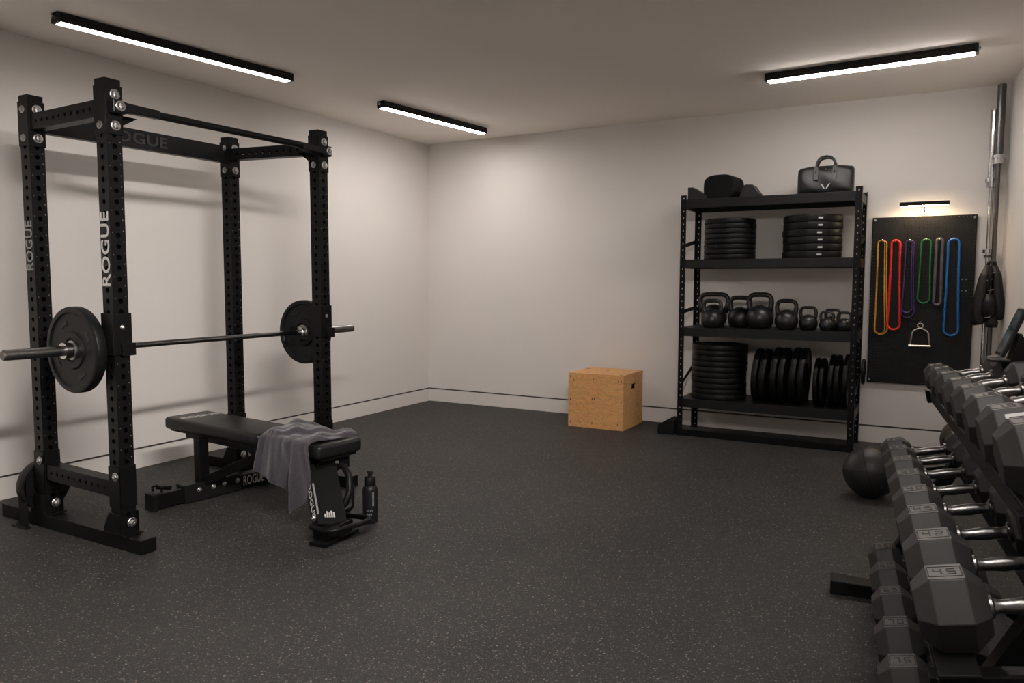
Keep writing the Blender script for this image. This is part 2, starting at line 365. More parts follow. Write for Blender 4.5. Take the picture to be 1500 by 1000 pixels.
# ------------------------------------------------------------------ power rack
def tube_holes(L, wx, wy, pitch, holes_x, holes_y, r=0.0115, wall_t=0.005, start=0.0):
    """vertical square tube z 0..L; holes through X faces and/or Y faces"""
    mb = MB(); bm = mb.bm
    n = int(L/pitch); z_off = (L-n*pitch)/2
    def face(axis, sgn, half_n, half_t, inset, has):
        # builds strip; axis normal
        def P(t, z, dep):
            v = sgn*(half_n-dep)
            return Vector((v, t, z)) if axis == 0 else Vector((t, v, z))
        ht = half_t
        zs = []
        if z_off > 1e-4: zs.append((0, z_off, False))
        for i in range(n): zs.append((z_off+i*pitch, z_off+(i+1)*pitch, has))
        if z_off > 1e-4: zs.append((L-z_off, L, False))
        for z0, z1, h in zs:
            if not h:
                bm.faces.new([bm.verts.new(P(*q, 0)) for q in ((-ht, z0), (ht, z0), (ht, z1), (-ht, z1))]); continue
            zc = (z0+z1)/2; hh = (z1-z0)/2
            sq = [(ht, zc), (ht, z1), (0, z1), (-ht, z1), (-ht, zc), (-ht, z0), (0, z0), (ht, z0)]
            oc = [(r*math.cos(k*PI/4), zc+r*math.sin(k*PI/4)) for k in range(8)]
            A = [bm.verts.new(P(*q, 0)) for q in sq]; B = [bm.verts.new(P(*q, 0)) for q in oc]; C = [bm.verts.new(P(*q, wall_t)) for q in oc]
            for k in range(8):
                l = (k+1) % 8
                bm.faces.new((A[k], A[l], B[l], B[k])); bm.faces.new((B[k], B[l], C[l], C[k]))
    for sgn in (-1, 1):
        face(0, sgn, wx/2, wy/2, 0, holes_x); face(1, sgn, wy/2, wx/2, 0, holes_y)
    bmesh.ops.remove_doubles(bm, verts=bm.verts, dist=1e-5)
    mb.bb((-wx/2+0.0001, -wy/2+0.0001, 0), (wx/2-0.0001, wy/2-0.0001, 0.004)); mb.bb((-wx/2+0.0001, -wy/2+0.0001, L-0.004), (wx/2-0.0001, wy/2-0.0001, L))
    return mb
U = 0.076
bolt_me = {}
def bolt_mesh():
    mb = MB()
    mb.lathe([(0, 0), (0.0235, 0), (0.0235, 0.004), (0.0205, 0.006), (0.0165, 0.006)], seg=24)
    mb.lathe([(0.0165, 0.006), (0.015, 0.012), (0.008, 0.015), (0.008, 0.012), (0, 0.012)], seg=6)
    me = mb.mesh('bolt', M['zinc']); return me
BOLT = bolt_mesh()
def bolt(parent, p, ax, s=1.0):
    o = bpy.data.objects.new('bolt', BOLT); COL.objects.link(o); o.parent = parent; o.location = p
    o.rotation_euler = Vector(ax).to_track_quat('Z', 'Y').to_euler(); o.scale = (s, s, s); return o
RZ = 2.19
rack = thing('power_rack', 'tall black steel power rack with perforated uprights standing by the left wall', 'power rack', (1.06, -3.78, 0))
ox, oy = 1.06, -3.78
UP = {'NF': (1.392-U/2, -4.471+U/2), 'NB': (0.748-U/2, -4.458+U/2), 'FF': (1.392-U/2, -3.105+U/2), 'FB': (0.722-U/2, -3.205+U/2)}
# upright tubes; an added dark core stops light showing through the holes
up_mb = tube_holes(RZ-0.07, U, U, 0.0508, True, True, r=0.0125)
up_me = up_mb.mesh('upright', M['steel'])
UO = {}
for k, (x, y) in UP.items():
    o = bpy.data.objects.new('upright', up_me); COL.objects.link(o); o.parent = rack; o.location = (x-ox, y-oy, 0.07); UO[k] = o
    zb = -0.07
    if k != 'NB': MB().bb((-0.022, -0.022, 0.01), (0.022, 0.022, RZ-0.09)).build('tube_core', M['inner'], o)
    mb = MB(); nh = int((RZ-0.07)/0.0508); zo = ((RZ-0.07)-nh*0.0508)/2
    for i in range(6, nh-4):
        zc = zo+(i+0.5)*0.0508
        if (k[1] == 'F') and 0.90 < zc+0.07 < 1.14: continue
        mb.box((U/2+0.0004, 0.026, zc+0.021), (0.0008, 0.0042, 0.0042))
        if i % 2: mb.box((U/2+0.0004, -0.027, zc+0.012), (0.0008, 0.0034, 0.0034))
    mb.build('hole_markings', M['greyp'], o)
    # shoe bracket at the foot, and the sleeve at the top and bottom crossmember
    e = 0.005
    h = U/2+e
    def sleeve(name, z0, z1, par=o):
        mb = MB()
        mb.bb((-h, -h, z0+zb), (-h+e-0.0005, h, z1+zb)); mb.bb((h-e+0.0005, -h, z0+zb), (h, h, z1+zb))
        mb.bb((-h, -h, z0+zb), (h, -h+e-0.0005, z1+zb)); mb.bb((-h, h-e+0.0005, z0+zb), (h, h, z1+zb))
        return mb.build(name, M['steel'], par, 0.0015)
    sleeve('top_bracket', 1.945, 2.165); sleeve('lower_bracket', 0.20, 0.40)
    mb = MB()
    for s in (-1, 1):
        yy = s*(h+0.002)
        mb.prism([(-0.085, 0.078), (0.045, 0.078), (0.045, 0.175), (-0.045, 0.175), (-0.085, 0.10)], (0, yy-0.003, zb), (1, 0, 0), (0, 0, 1), (0, 1, 0), 0.006)
    mb.bb((-0.09, -h-0.005, 0.071+zb), (0.075, h+0.005, 0.078+zb))
    mb.build('foot_bracket', M['steel'], o, 0.001)
    MB().bb((-U/2-0.001, -U/2-0.001, RZ-0.07), (U/2+0.001, U/2+0.001, RZ-0.064)).build('end_cap', M['steel'], o, 0.002)
    fx = h
    bolt(o, (fx, 0.004, 2.125+zb), (1, 0, 0), 1.0); bolt(o, (fx, 0.004, 1.985+zb), (1, 0, 0), 1.0)
    bolt(o, (0.0, -h, 1.985+zb), (0, -1, 0), 0.8); bolt(o, (fx, 0.01, 0.125+zb), (1, 0, 0), 1.0)
    bolt(o, (0.022, -h-0.006, 0.355+zb), (0, -1, 0), 0.9)
    if k[1] == 'B': bolt(o, (0.0, -h, 2.125+zb), (0, -1, 0), 0.8)
    if k[1] == 'F': bolt(o, (U/2+0.0465, 0.004, 2.068+zb), (1, 0, 0), 1.0)
def P(k, dx=0, dy=0, z=0): return Vector((UP[k][0]-ox+dx, UP[k][1]-oy+dy, z))
# lettering on the uprights, reads upwards
for k, z, L in (('NF', 1.42, 0.37), ('NB', 1.45, 0.27)):
    mw = frame((0, -U/2-0.0008, z-0.07), (0, 0, 1), (-1, 0, 0))
    text_obj('lettering', 'ROGUE', 0.083, 0.0008, M['white' if k == 'NF' else 'greyp'], mw, UO[k], sx=L/0.30, spacing=1.03)
# crossmembers with holes
def xmember(name, p0, p1, wv, hv, holes=True, mt=None, pitch=0.0508, r=0.0095):
    p0 = Vector(p0); p1 = Vector(p1); d = p1-p0; L = d.length
    mb = tube_holes(L, hv, wv, pitch, False, True, r=r) if holes else MB().bb((-hv/2, -wv/2, 0), (hv/2, wv/2, L))
    z = d.normalized(); x = Vector((0, 0, 1)); x = (x-z*x.dot(z)).normalized(); y = z.cross(x)
    m = Matrix((x, y, z)).transposed().to_4x4(); m.translation = p0
    bmesh.ops.transform(mb.bm, matrix=m, verts=mb.bm.verts)
    return mb.build(name, mt or M['steel'], rack, 0 if holes else 0.003)
hu = U/2+0.005
xmember('side_crossmember', P('NB', hu, 0, 2.062), P('NF', -hu, 0, 2.066), 0.060, 0.078)
xmember('side_crossmember', P('FB', hu, 0, 2.085), P('FF', -hu, 0, 2.085), 0.060, 0.072)
xmember('lower_crossmember', P('NB', hu, 0, 0.295), P('NF', -hu, 0, 0.285), 0.066, 0.078)
xmember('lower_crossmember', P('FB', hu, 0, 0.295), P('FF', -hu, 0, 0.285), 0.066, 0.078)
# rear nameplate beam
nb = MB()
a, b = P('NB', -0.005, hu, 0), P('FB', -0.005, -hu, 0)
nb.beam(a+Vector((0, 0, 2.078)), b+Vector((0, 0, 2.088)), 0.010, 0.105)
nb.beam(a+Vector((-0.02, 0, 2.128)), b+Vector((-0.02, 0, 2.138)), 0.045, 0.006); nb.beam(a+Vector((-0.02, 0, 2.028)), b+Vector((-0.02, 0, 2.038)), 0.045, 0.006)
nbo = nb.build('nameplate_crossmember', M['steel2'], rack, 0.002)
mid = (a+b)/2
text_obj('raised_lettering', 'ROGUE', 0.085, 0.003, M['raised'], frame((mid.x+0.0065, mid.y-0.04, 2.082), (0, 1, 0), (0, 0, 1)), nbo, sx=1.35, spacing=1.05)
# pull-up bar with flared ends
pa, pb = P('NF', U/2+0.026, 0.0, 2.065), P('FF', U/2+0.026, 0.0, 2.075)
pts = [pa+Vector((0, -0.012, 0))]; n = 24
for i in range(n+1): pts.append(pa.lerp(pb, i/n))
pts.append(pb+Vector((0, 0.02, 0)))
pb_o = MB().tube(pts, 0.0185, 16).build('pull_up_bar', M['steel'], rack, smooth=True)
for k, s in (('NF', 1), ('FF', -1)):
    q = P(k, U/2+0.026, 0, 2.068)
    MB().prism([(-0.03, -0.032), (0.03, -0.032), (0.05, -0.022), (0.21, -0.020), (0.21, 0.020), (0.05, 0.022), (-0.03, 0.032)], q+Vector((-0.02, 0, 0)), (0, s, 0), (0, 0, 1), (1, 0, 0), 0.040).build('bar_end_plate', M['steel'], rack, 0.006)
    MB().prism([(0, 0), (0.11, 0.0), (0.02, -0.05)], P(k, -0.02, s*(hu+0.001), 2.045)+Vector((0, 0, 0)), (0, s, 0), (-0.35, 0, 1), (1, 0, 0.35), 0.007).build('gusset', M['steel'], rack)
# feet
for k, x0, x1, ky in (('N', 0.33, 1.535, 'NF'), ('F', 0.30, 1.60, 'FF')):
    y0 = UP['NB' if k == 'N' else 'FB'][1]-oy; y1 = UP[ky][1]-oy
    if k == 'F': y0 = y1-0.03
    f = MB().beam((x0-ox, y0, 0.035), (x1-ox, y1, 0.035), 0.08, 0.07).build('foot', M['steel'], rack, 0.003)
# stabiliser bracket on the near foot
MB().bb((0.58-ox, -4.505-oy, 0.0), (0.66-ox, -4.499-oy, 0.25)).bb((0.55-ox, -4.53-oy, 0), (0.68-ox, -4.499-oy, 0.008)).build('stabiliser_bracket', M['steel'], rack, 0.002)
# bar hooks
BX, BZ = 1.15, 0.948
for k in ('NF', 'FF'):
    mb = MB(); cx, cy = UP[k][0]-ox, UP[k][1]-oy; g = U/2+0.0065
    mb.bb((cx+g-0.007, cy-g, 0.93), (cx+g, cy+g, 1.125))
    for s in (-1, 1): mb.bb((cx-g, cy+s*g-0.0035, 0.93), (cx+g, cy+s*g+0.0035, 1.125))
    mb.bb((cx-g-0.0, cy-g, 0.93), (cx-g+0.007, cy+g, 1.06))
    mb.bb((BX-ox-0.035, cy-0.028, 0.905), (cx-g, cy+0.028, 0.932))          # arm carrying the bar
    mb.bb((BX-ox-0.047, cy-0.028, 0.905), (BX-ox-0.033, cy+0.028, 0.985))   # lip
    mb.bb((cx+g, cy-0.01, 0.925), (cx+g+0.014, cy+g+0.012, 0.985))
    j = mb.build('bar_hook', M['steel'], rack, 0.002)
    bolt(j, (cx+g, cy, 1.06), (1, 0, 0), 0.45)

# ------------------------------------------------------------------ barbell and its plates
bar = thing('barbell', 'steel barbell resting across the power rack hooks', 'barbell', (BX, -3.69, BZ))
Y0, Y1 = -4.838, -2.542
yn, yf = -4.475, -3.03
def by(y): return (0, y+3.69, 0)
MB().cyl(by(yn+0.005), by(yf-0.005), 0.0145, 20).build('shaft', M['bar'], bar, auto=True)
for (ya, yb_) in ((Y0, yn), (Y1, yf)):
    d = 1 if yb_ > ya else -1
    sl = MB().lathe([(0, 0), (0.020, 0), (0.0245, 0.006), (0.0245, abs(yb_-ya)), (0, abs(yb_-ya))], by(ya), (0, d, 0), 24).build('sleeve', M['sleeve'], bar, auto=True)
    MB().lathe([(0.0, -0.0006), (0.017, -0.0006), (0.017, 0.0), (0, 0.0)], by(ya), (0, d, 0), 20).build('end_cap', M['bar'], sl)
    MB().lathe([(0, 0), (0.034, 0), (0.036, 0.004), (0.036, 0.026), (0.030, 0.032), (0, 0.032)], by(yb_-d*0.005), (0, d, 0), 28).build('inner_collar', M['chrome'], bar, auto=True)
MB().lathe([(0.0255, 0), (0.038, 0), (0.038, 0.035), (0.034, 0.04), (0.0255, 0.04)], by(-4.572), (0, 1, 0), 28).build('lock_collar', M['chrome'], bar, auto=True)
def plate_mesh(r, t, name='weight_plate', mt=None, hub=False, hole=0.0255, seg=56):
    """bumper plate lying on z=0..t"""
    e = min(0.008, t*0.2); d = min(0.008, t*0.16)
    p = [(hole, d), (r*0.26, d), (r*0.29, d*0.1), (r*0.42, d*0.1), (r*0.45, d), (r*0.84, d), (r*0.88, 0), (r-e, 0), (r-e*0.3, e*0.3), (r, e), (r, t-e), (r-e*0.3, t-e*0.3), (r-e, t), (r*0.88, t), (r*0.84, t-d), (r*0.45, t-d), (r*0.42, t-d*0.1), (r*0.29, t-d*0.1), (r*0.26, t-d), (hole, t-d), (hole, d)]
    mb = MB().lathe(p, seg=seg)
    me = mb.mesh(name, mt or M['rubber'], True); shade_auto(me, 30); return me
def plate_thing(me, label, group, loc, ax=(0, 0, 1), roll=0.0, cat='weight plate'):
    o = bpy.data.objects.new('weight_plate', me); COL.objects.link(o); o.location = loc
    o.rotation_euler = (Vector(ax).to_track_quat('Z', 'Y').to_matrix() @ Matrix.Rotation(roll, 3, 'Z')).to_euler()
    return tag(o, label, cat, group)
PR = 0.206
pm = plate_mesh(PR, 0.05)
for y, lab in ((yn-0.005-0.05-0.001, 'large black bumper plate loaded on the near end of the barbell'), (yf+0.006, 'large black bumper plate loaded on the far end of the barbell')):
    t = thing('weight_plate', lab, 'weight plate', (BX, y, BZ), 0, 'bumper plates on the barbell')
    o = bpy.data.objects.new('disc', pm); COL.objects.link(o); o.parent = t; o.rotation_euler = (R(-90), 0, 0)
    MB().lathe([(0.0255, 0), (0.045, 0), (0.045, 0.054), (0.0255, 0.054), (0.0255, 0)], (0, -0.002, 0), (0, 1, 0), 32).build('hub', M['zinc'], t, auto=True)
    # small embossed figures on the rim face
    for i in range(4):
        an = i*PI/2+0.5; rr = PR*0.66; s = 1 if y > -4 else 1
        MB().box((rr*math.cos(an), 0.0075 - 0.0, rr*math.sin(an)), (0.05, 0.004, 0.022), Matrix.Rotation(-an-PI/2, 3, 'Y')).build('embossed_mark', M['steel2'], t, 0.001)
# small plate parked behind the near rear upright
plate_thing(plate_mesh(0.132, 0.05), 'small black bumper plate standing on the rack foot behind the rear upright', None, (0.600, -4.395, 0.2035), (1, 0, 0))

# ------------------------------------------------------------------ bench
BA = math.atan2(-0.165, 1.39)
bench = thing('weight_bench', 'black padded adjustable weight bench standing inside the power rack', 'bench', (0.62, -3.503, 0), BA)
PZ = 0.445; BL = 1.435; BW = 0.30
def pad(name, x0, x1):
    mb = MB().bb((x0, -BW/2, PZ-0.075), (x1, BW/2, PZ))
    o = mb.build(name, M['vinyl'], bench, 0.022, seg=4)
    for p in o.data.polygons: p.use_smooth = True
    MB().bb((x0+0.02, -BW/2+0.03, PZ-0.088), (x1-0.02, BW/2-0.03, PZ-0.0755)).build('pad_board', M['steel'], o)
    return o
bp_ = pad('back_pad', 0, 0.93); sp_ = pad('seat_pad', 0.945, BL)
text_obj('printed_lettering', 'ROGUE', 0.075, 0.0008, M['white'], frame((0.15, 0.0, PZ+0.0008), (0, 1, 0), (-1, 0, 0)), bp_, sx=1.0)
# rear T foot, square tube across with sleeve and bolts
FX = 0.385
ft = MB().bb((FX-0.04, -0.46, 0.012), (FX+0.04, 0.42, 0.092)).build('rear_foot', M['steel'], bench, 0.003)
for s, yy in ((-1, -0.46), (1, 0.42)):
    MB().bb((FX-0.045, yy-0.02 if s > 0 else yy-0.008, 0.0), (FX+0.045, yy+0.008 if s > 0 else yy+0.02, 0.096)).build('rubber_end_cap', M['rubber'], ft, 0.004)
tw = MB(); tw.tube([(FX-0.03, -0.43, 0.098), (FX-0.03, -0.43, 0.125), (FX-0.0, -0.42, 0.135), (FX+0.03, -0.41, 0.125), (FX+0.03, -0.41, 0.098)], 0.007, 8)
tw.cyl((FX-0.035, -0.40, 0.115), (FX+0.035, -0.36, 0.115), 0.012, 12)
tw.build('latch', M['steel'], ft)
sl = MB().bb((FX-0.046, -0.28, 0.006), (FX+0.046, 0.085, 0.108)).build('foot_sleeve', M['steel2'], bench, 0.002)
for yy in (-0.19, -0.10, -0.03, 0.06): bolt(sl, (FX+0.046, yy, 0.068), (1, 0, 0), 0.62)
text_obj('lettering', 'ROGUE', 0.080, 0.0008, M['white'], frame((FX+0.0408, 0.178, 0.053), (0, 1, 0), (0, 0, 1)), ft, sx=0.56)
MB().bb((FX-0.03, -0.175, 0.108), (FX+0.03, -0.115, PZ-0.088)).build('post', M['steel'], bench, 0.003)
MB().beam((FX+0.03, -0.13, 0.11), (FX+0.46, 0.0, 0.315), 0.055, 0.05).build('strut', M['steel'], bench, 0.003)
MB().bb((FX-0.30, -0.06, PZ-0.135), (1.36, 0.06, PZ-0.088)).build('spine', M['steel'], bench, 0.003)
MB().prism([(0.62, 0.36), (1.0, 0.36), (0.94, 0.22), (0.80, 0.24)], (0, -0.05, 0), (1, 0, 0), (0, 0, 1), (0, 1, 0), 0.012).prism([(0.62, 0.36), (1.0, 0.36), (0.94, 0.22), (0.80, 0.24)], (0, 0.05, 0), (1, 0, 0), (0, 0, 1), (0, 1, 0), 0.012).build('adjustment_ladder', M['steel'], bench, 0.001)
# front leg assembly
MB().bb((1.22, -0.11, PZ-0.165), (1.375, 0.11, PZ-0.09)).build('seat_bracket', M['steel'], bench, 0.004)
L0, L1 = Vector((1.335, -0.06, 0.30)), Vector((1.535, -0.165, 0.05))
dd = (L1-L0).normalized(); side = Vector((0.10, 0.99, 0)); side = (side-dd*side.dot(dd)).normalized(); nrm = dd.cross(side)
if nrm.x < 0: nrm = -nrm
rotl = Matrix((dd, side, dd.cross(side))).transposed()
leg = MB().box((L0+L1)/2, ((L1-L0).length, 0.155, 0.075), rotl).build('front_leg', M['steel'], bench, 0.004)
c0 = (L0+L1)/2-side*0.088+nrm*0.03
MB().box(c0, ((L1-L0).length+0.02, 0.016, 0.06), rotl).build('side_rail', M['steel'], leg, 0.002)
text_obj('lettering', 'ROGUE', 0.046, 0.0006, M['white'], frame(c0-side*0.0088+dd*0.04, dd, nrm), leg, sx=1.15)
MB().box(c0+dd*0.04+nrm*0.0306, (0.17, 0.010, 0.001), rotl).build('edge_stripe', M['greyp'], leg)
bolt(leg, c0-side*0.008+dd*0.13, -side, 0.75); bolt(leg, c0-side*0.008-dd*0.13, -side, 0.75); bolt(leg, (1.376, 0.02, 0.325), (1, 0, 0), 0.5)
tgm = MB(); bd = (L0+L1)/2+dd*0.115+nrm*0.0385-side*0.015
fr = frame(bd, side, -dd if side.cross(-dd).dot(nrm) > 0 else dd)
for i, hh in enumerate((0.02, 0.034, 0.026, 0.036, 0.030)):
    q = fr @ Vector((-0.024+i*0.012, hh/2-0.016, 0)); tgm.box(q, (0.008, hh, 0.0016), fr.to_3x3())
tgm.build('badge', M['white'], leg)
rz = Matrix.Rotation(0.19, 3, 'Z')
MB().box((1.565, -0.165, 0.011), (0.10, 0.27, 0.022), rz).build('front_foot', M['steel'], bench, 0.004)
MB().box((1.555, -0.165, 0.05), (0.09, 0.20, 0.056), rz).build('foot_block', M['steel'], bench, 0.004)
MB().tube([(1.53, -0.285, 0.085), (1.64, -0.29, 0.088), (1.675, -0.275, 0.09), (1.69, -0.22, 0.09), (1.70, -0.10, 0.09), (1.69, -0.05, 0.09), (1.655, -0.03, 0.09), (1.53, -0.06, 0.087)], 0.0135, 10).build('carry_handle', M['steel'], bench, smooth=True)
MB().tube([(1.34, 0.05, 0.30), (1.385, 0.06, 0.295), (1.43, 0.055, 0.25), (1.455, 0.035, 0.18), (1.45, 0.01, 0.12), (1.43, -0.02, 0.09), (1.40, -0.04, 0.085)], 0.019, 10).build('grip_handle', M['rubber'], bench, smooth=True)
MB().tube([(1.30, 0.06, 0.31), (1.36, 0.10, 0.27), (1.39, 0.115, 0.16), (1.40, 0.10, 0.07), (1.40, 0.06, 0.05)], 0.02, 8, rx=0.008).build('rear_brace', M['steel'], bench, smooth=True)

# towel draped over the seat end
def towel():
    NI, NJ = 61, 58
    bm = bmesh.new(); V = []
    import bisect
    def lerp_tab(tab, x):
        for (a, va), (b, vb) in zip(tab, tab[1:]):
            if x <= b: 
                f = (x-a)/(b-a); f = f*f*(3-2*f)*0.5+f*0.5
                return va+(vb-va)*f
        return tab[-1][1]
    drop = [(0, 0.165), (0.25, 0.215), (0.47, 0.235), (0.53, 0.245), (0.60, 0.335), (0.70, 0.36), (0.80, 0.31), (0.92, 0.235), (0.97, 0.205), (1.0, 0.15)]
    x_near = lambda i: 0.985+0.395*i
    x_far = lambda i: 0.86+0.535*i
    for ii in range(NI):
        i = ii/(NI-1); col = []
        D = lerp_tab(drop, i)
        for jj in range(NJ):
            j = jj/(NJ-1)
            total = BW+0.012+D
            s = j*total
            fold = math.sin(i*17+0.6+2.2*s)*0.6+math.sin(i*29+1.9-3*s)*0.3+math.sin(i*9.0)*0.45
            if s < BW-0.02:
                f = s/BW; y = BW/2-s
                x = x_far(i)*(1-f)+x_near(i)*f
                wr = 0.010*math.sin(8*i+7.5*f)+0.008*math.sin(15*i-9*f+1)+0.005*math.sin(24*i+15*f)
                z = PZ+0.016+max(wr, -0.010)+0.030*math.exp(-((i-0.25)/0.25)**2)*math.exp(-((f-0.35)/0.4)**2)
                edge = 1-0.65*math.exp(-min(i, 1-i)/0.03)
                z = PZ+0.004+(z-PZ-0.004)*edge
            else:
                # rounded edge then hang
                q = s-(BW-0.02); rr = 0.028; arc = rr*PI/2
                if q < arc:
                    an = q/rr
                    y = -BW/2+0.02-rr*math.sin(an)-0.004; z = PZ+0.012-rr*(1-math.cos(an)); hang = 0
                else:
                    hang = q-arc; y = -BW/2-0.012; z = PZ+0.012-rr-hang
                amp = min(1, hang/0.16)
                y -= 0.004+ (0.026+0.020*fold)*amp + 0.010*abs(fold)*min(1, q/arc)
                x = x_near(i)
                # gather the hanging part slightly, flare to the left
                x += amp*(-0.015+0.075*i + 0.016*math.cos(i*21+0.6))
            col.append(bm.verts.new((x, y, z)))
        V.append(col)
    for a, b in zip(V, V[1:]):
        for k in range(NJ-1): bm.faces.new((a[k], b[k], b[k+1], a[k+1]))
    bmesh.ops.recalc_face_normals(bm, faces=bm.faces)
    me = bpy.data.meshes.new('gym_towel'); bm.to_mesh(me); bm.free(); me.materials.append(M['towel'])
    for p in me.polygons: p.use_smooth = True
    o = bpy.data.objects.new('gym_towel', me); COL.objects.link(o)
    o.location = (0.62, -3.503, 0); o.rotation_euler = (0, 0, BA)
    s = o.modifiers.new('thick', 'SOLIDIFY'); s.thickness = 0.005; s.offset = 1
    ss = o.modifiers.new('sub', 'SUBSURF'); ss.levels = 1; ss.render_levels = 1
    tag(o, 'dark purple-grey towel draped over the seat of the weight bench', 'towel')
towel()

# water bottle
wb = thing('water_bottle', 'matt black sports bottle standing on the floor beside the bench', 'bottle', (2.135, -3.555, 0), R(-50))
MB().lathe([(0, 0), (0.036, 0), (0.040, 0.005), (0.040, 0.175), (0.037, 0.19), (0.028, 0.20), (0, 0.20)], seg=36).build('body', M['steel2'], wb, auto=True)
cp = MB().lathe([(0, 0.2005), (0.029, 0.2005), (0.030, 0.205), (0.030, 0.24), (0.026, 0.246), (0.018, 0.25), (0, 0.25)], seg=30).build('cap', M['rubber'], wb, auto=True)
MB().lathe([(0, 0.2505), (0.012, 0.2505), (0.012, 0.262), (0.016, 0.265), (0.016, 0.273), (0.010, 0.279), (0, 0.279)], seg=20).build('spout', M['steel2'], cp, auto=True)
mb = MB()
def onb(an, z, wd, hh): 
    r = 0.0404; mb.box((r*math.cos(an), r*math.sin(an), z), (0.0012, wd, hh), Matrix.Rotation(an, 3, 'Z'))
for k in range(12): onb(R(22), 0.098+k*0.0062, 0.010, 0.0042)
for k in range(4): onb(R(-25+k*13), 0.072, 0.005, 0.006)
for k in range(3): onb(R(-22+k*14), 0.052, 0.007, 0.008)
mb.build('printed_marks', M['greyp'], wb)

# ------------------------------------------------------------------ plywood box
bx0, bx1, by0, by1, bz = 1.905, 2.42, -0.57, -0.085, 0.478
pb = thing('plyometric_box', 'square birch plywood jump box standing on the floor against the back wall', 'plyo box', ((bx0+bx1)/2, (by0+by1)/2, 0))
hx, hy = (bx1-bx0)/2, (by1-by0)/2; pt = 0.018
def panel(name, lo, hi, mt=M['ply']): return MB().bb(lo, hi).build(name, mt, pb, 0.0015)
fp = panel('front_panel', (-hx, -hy, 0), (hx, -hy+pt, bz-pt))
panel('back_panel', (-hx, hy-pt, 0), (hx, hy, bz-pt))
tp = panel('top_panel', (-hx, -hy, bz-pt), (hx, hy, bz))
panel('side_panel', (-hx, -hy+pt, 0), (-hx+pt, hy-pt, bz-pt))
# right side with hand hole
mb = MB(); z0, z1, ya, yb2 = 0.335, 0.385, -0.045, 0.075
mb.bb((hx-pt, -hy+pt, 0), (hx, hy-pt, z0)); mb.bb((hx-pt, -hy+pt, z1), (hx, hy-pt, bz-pt))
mb.bb((hx-pt, -hy+pt, z0), (hx, ya, z1)); mb.bb((hx-pt, yb2, z0), (hx, hy-pt, z1))
mb.build('handle_side_panel', M['ply'], pb)
mb = MB()
for x, z in ((-hx+0.02, bz-0.035), (-hx+0.05, bz-0.065), (hx-0.045, bz-0.055), (hx-0.02, bz-0.055), (-hx+0.02, 0.04), (hx-0.05, 0.05), (hx-0.02, 0.05), (-0.02, bz-0.05), (-0.03, 0.045), (-hx+0.02, 0.24), (hx-0.02, 0.24)):
    mb.box((x, -hy-0.0005, z), (0.006, 0.002, 0.018))
mb.build('screw_heads', M['plug'], fp)
mb = MB()
for rr in (0.014,):
    mb.lathe([(0.008, 0), (rr, 0), (rr, 0.001), (0.008, 0.001), (0.008, 0)], (-0.02, -hy, 0.26), (0, -1, 0), 20)
mb.build('stamped_ring', M['plug'], fp)
mb = MB()
for x, y in ((-hx+0.03, 0.12), (0.0, 0.05), (hx-0.03, -hy+0.03), (hx-0.04, hy-0.05)): mb.box((x, y, bz+0.0003), (0.035, 0.012, 0.001))
mb.build('top_screws', M['plug'], tp)
# small black block on the floor by the shelf
blk = MB().prism([(-0.07, 0), (0.07, 0), (0.07, 0.12), (0.02, 0.13), (-0.07, 0.075)], (0, -0.09, 0), (1, 0, 0), (0, 0, 1), (0, 1, 0), 0.18).build('rubber_block', M['foam'], None, 0.006, loc=(2.775, -0.42, 0))
tag(blk, 'small black rubber block on the floor against the left leg of the shelf', 'block')

# ------------------------------------------------------------------ storage shelf
SX0, SX1, SY0, SY1 = 2.868, 4.215, -0.50, -0.035
shelf = thing('storage_shelf', 'black steel four-tier shelving unit against the back wall', 'shelf', ((SX0+SX1)/2, (SY0+SY1)/2, 0))
sx, sy = (SX1-SX0)/2, (SY1-SY0)/2
LV = [0.31, 0.900, 1.455, 1.940]; SH = 1.975
def leg_angle(cx, cy, dx, dy):
    """slotted angle post: front plate with holes + return"""
    W = 0.045; mb = MB(); bm = mb.bm
    n = 38; pitch = SH/n; t = 0.0025
    for i in range(n):
        z0, z1 = i*pitch, (i+1)*pitch; zc = (z0+z1)/2
        for pl in (0, 1):
            def Q(a, z, dep):
                return (Vector((cx+dx*a, cy+dy*dep, z)) if pl == 0 else Vector((cx+dx*dep, cy+dy*a, z)))
            rz, ra, ac = 0.0075, 0.0045, W*0.5
            sq = [(W, zc), (W, z1), (ac, z1), (0, z1), (0, zc), (0, z0), (ac, z0), (W, z0)]
            oc = [(ac+ra*math.cos(k*PI/4), zc+rz*math.sin(k*PI/4)) for k in range(8)]
            A = [bm.verts.new(Q(*q, 0)) for q in sq]; B = [bm.verts.new(Q(*q, 0)) for q in oc]; A2 = [bm.verts.new(Q(*q, t)) for q in sq]; B2 = [bm.verts.new(Q(*q, t)) for q in oc]
            for k in range(8):
                l = (k+1) % 8
                bm.faces.new((A[k], A[l], B[l], B[k])); bm.faces.new((A2[k], A2[l], B2[l], B2[k])); bm.faces.new((B[k], B[l], B2[l], B2[k])); bm.faces.new((A[k], A[l], A2[l], A2[k]))
    bmesh.ops.remove_doubles(bm, verts=bm.verts, dist=1e-5)
    return mb
for dx in (-1, 1):
    for dy in (-1, 1):
        lg = leg_angle(dx*sx, dy*sy, -dx, -dy).build('leg', M['steel'], shelf)
        MB().bb((dx*sx-0.004 if dx < 0 else dx*sx-0.05, dy*sy-0.004 if dy < 0 else dy*sy-0.05, 0), (dx*sx+0.05 if dx < 0 else dx*sx+0.004, dy*sy+0.05 if dy < 0 else dy*sy+0.004, 0.012)).build('foot_cap', M['rubber'], lg)
